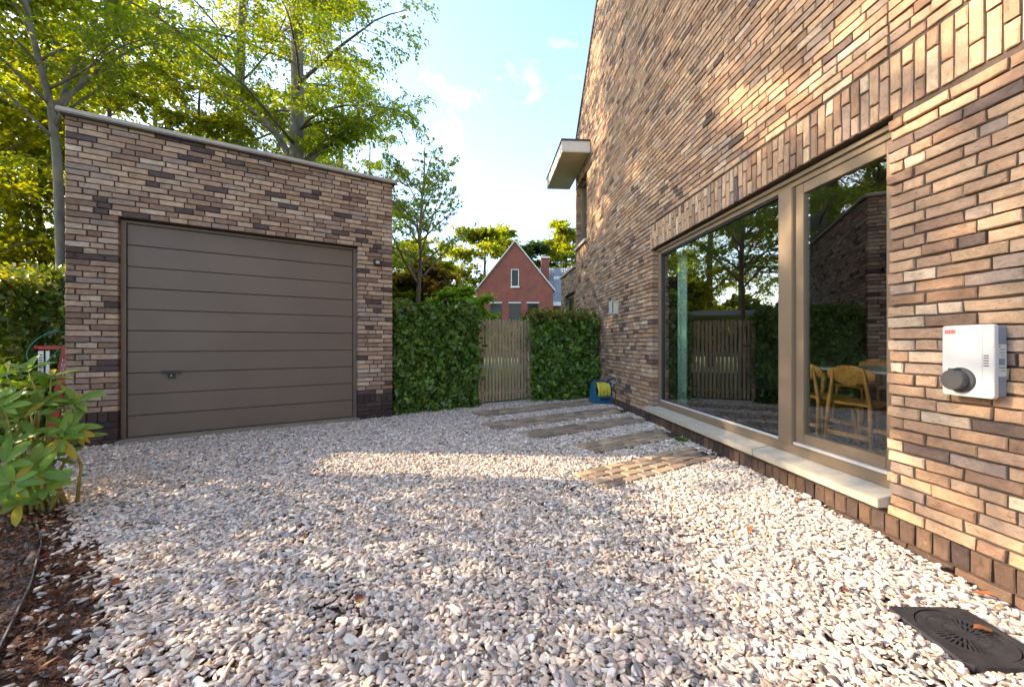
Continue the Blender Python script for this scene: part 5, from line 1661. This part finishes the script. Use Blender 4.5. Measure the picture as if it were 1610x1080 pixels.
def far_window(x0, x1, z0, z1, sill=True):
    mb = MB(); frame_rect(mb, x0, x1, z0, z1, 0.07, -0.03, -0.0005); w_ = mb.build('window', M['fascia'] if sill else M['roof_dark'], RH)
    mb = MB(); mb.box((x0 + .07, -0.012, z0 + .07), (x1 - .07, -0.001, z1 - .07)); mb.build('pane', M['dark_glass'], w_)
    if sill:
        mb = MB(); mb.box((x0 - .05, -0.10, z0 - .08), (x1 + .05, -0.0008, z0 - 0.001)); mb.build('sill', M['white_paint'], w_)
    else:
        mb = MB(); mb.box((x0 - .05, -0.06, z1 + 0.001), (x1 + .05, -0.0008, z1 + .10)); mb.build('lintel', M['fascia'], w_)
far_window(-0.34, 0.34, 5.85, 7.35)
for xc in (-1.62, -0.02, 1.52): far_window(xc - 0.48, xc + 0.48, 2.4, 4.45, False)
# tiled wing to the right with ridge parallel to the picture
wz0, wz1, wy0, wy1 = 4.9, 8.75, 3.5, 7.5
mb = MB(); mb.box((EW + 0.001, wy0 + 0.3, -0.3), (10, wy0 + .6, wz0)); mb.build('wing_wall', M['red_brick'], RH)
mb = MB(); mb.prism([(wy0, wz0), (wy1, wz1), (wy1, wz1 - .2), (wy0, wz0 - .2)], 1.2, 11, 'x'); mb.prism([(wy1, wz1), (wy1 + 4, wz0), (wy1 + 4, wz0 - .2), (wy1, wz1 - .2)], 1.2, 11, 'x'); wr = mb.build('wing_roof', M['roof_dark'], RH)
M['pantile'] = simple('grey blue glazed pantile', (0.22, 0.22, 0.235), 0.4, var=0.25, nscale=3, bmp=0.1)
mb = MB(); nrow = 14
x = 1.22; k = 0
while x < 7.0:
    for r_ in range(nrow):
        t0_, t1_ = r_ / nrow, (r_ + 1) / nrow + 0.012
        y0, z0, y1, z1 = wy0 + (wy1 - wy0) * t0_, wz0 + (wz1 - wz0) * t0_, wy0 + (wy1 - wy0) * t1_, wz0 + (wz1 - wz0) * t1_
        vs = []
        for (yy, zz, lift) in ((y0, z0, 0.05), (y1, z1, 0.012)):
            for q, hgt in ((0, 0.0), (0.05, 0.05), (0.11, 0.055), (0.16, 0.01), (0.25, 0.0)):
                vs.append((x + q, yy - lift * .6 - hgt * .6, zz + lift * .8 + hgt * .8))
        mb.add(vs, [(i, i + 1, i + 6, i + 5) for i in range(4)])
    x += 0.25
o = mb.build('roof_tiles', M['pantile'], wr, fix=False); o['kind'] = 'stuff'
mb = MB(); mb.box((EW + 0.16, wy0 - .28, wz0 - .35), (EW + 1.0, wy0 - 0.05, wz0 + .02)); mb.build('gutter_box', M['white_paint'], RH)
mb = MB(); mb.box((2.55, wy0 + 2.3, wz1 - 1.6), (3.35, wy0 + 2.9, wz1 + .75)); chm = mb.build('chimney', M['red_brick'], RH)
mb = MB(); mb.box((2.47, wy0 + 2.2, wz1 + .751), (3.43, wy0 + 3.0, wz1 + .92)); mb.build('chimney_cap', M['fascia'], chm)
mb = MB(); mb.box((3.85, wy0 + 2.6, wz1 - 1.35), (4.45, wy0 + 3.4, wz1 - .2)); sk_ = mb.build('roof_hatch', M['grey_plastic'], RH)
mb = MB(); mb.box((3.8, wy0 + 2.55, wz1 - 1.45), (4.5, wy0 + 2.6, wz1 - 1.0)); mb.build('hatch_flashing', M['fascia'], sk_)
mb = MB(); mb.box((-4.0, 1.6, 4.9), (-2.6, 3.0, 6.0)); dm = mb.build('dormer', M['fascia'], RH)
mb = MB(); mb.box((-4.15, 1.45, 6.001), (-2.5, 3.1, 6.16)); mb.build('dormer_roof', M['roof_dark'], dm)

# ================================================================== SEEN IN THE WINDOW: carport and bar fence behind the garage
cp = tag(empty('carport', (-4.2, 13.4, 0), radians(20)), 'flat white carport on thin posts reflected in the big window', 'carport')
mb = MB(); mb.box((-2.4, -1.4, 1.95), (2.4, 1.4, 2.10)); mb.build('roof', M['carport'], cp)
for x in (-2.25, 2.25):
    for y in (-1.3, 1.3):
        mb = MB(); mb.box((x - .04, y - .04, -.1), (x + .04, y + .04, 1.949)); mb.build('post', M['carport'], cp)
bf = tag(empty('bar_fence', (-4.6, 10.6, 0), radians(28)), 'dark steel bar fence reflected in the big window', 'fence')
for k in range(34):
    mb = MB(); mb.box((k * .11, -.01, 0), (k * .11 + .02, .01, 1.25)); mb.build('bar', M['fence_dark'], bf)
mb = MB(); mb.box((-.02, -.014, 1.1), (3.7, .014, 1.14)); mb.build('rail', M['fence_dark'], bf)
mb = MB(); mb.box((-.02, -.014, .12), (3.7, .014, .16)); mb.build('rail', M['fence_dark'], bf)

# far belt of wood closing the horizon
R = np.random.default_rng(9)
n = 60000
th = R.uniform(-1.25, 0.6, n); rad = R.uniform(60, 78, n)
hmax = 9 + 3 * np.sin(th * 23) + 2 * np.sin(th * 51 + 1)
P = np.stack([np.sin(th) * rad, np.cos(th) * rad, hmax * R.random(n) ** 0.8], 1)
D = R.normal(0, 1, (n, 3)); N = R.normal(0, 1, (n, 3)); N[:, 2] += 1
o = leaves('distant_wood', P, D, N, R.uniform(0.6, 1.1, n), R.uniform(0.5, 0.8, n), jitter_cols((0.09, 0.115, 0.022), n), M['leaf'])
tag(o, 'distant belt of trees closing the horizon', 'wood', kind='stuff')
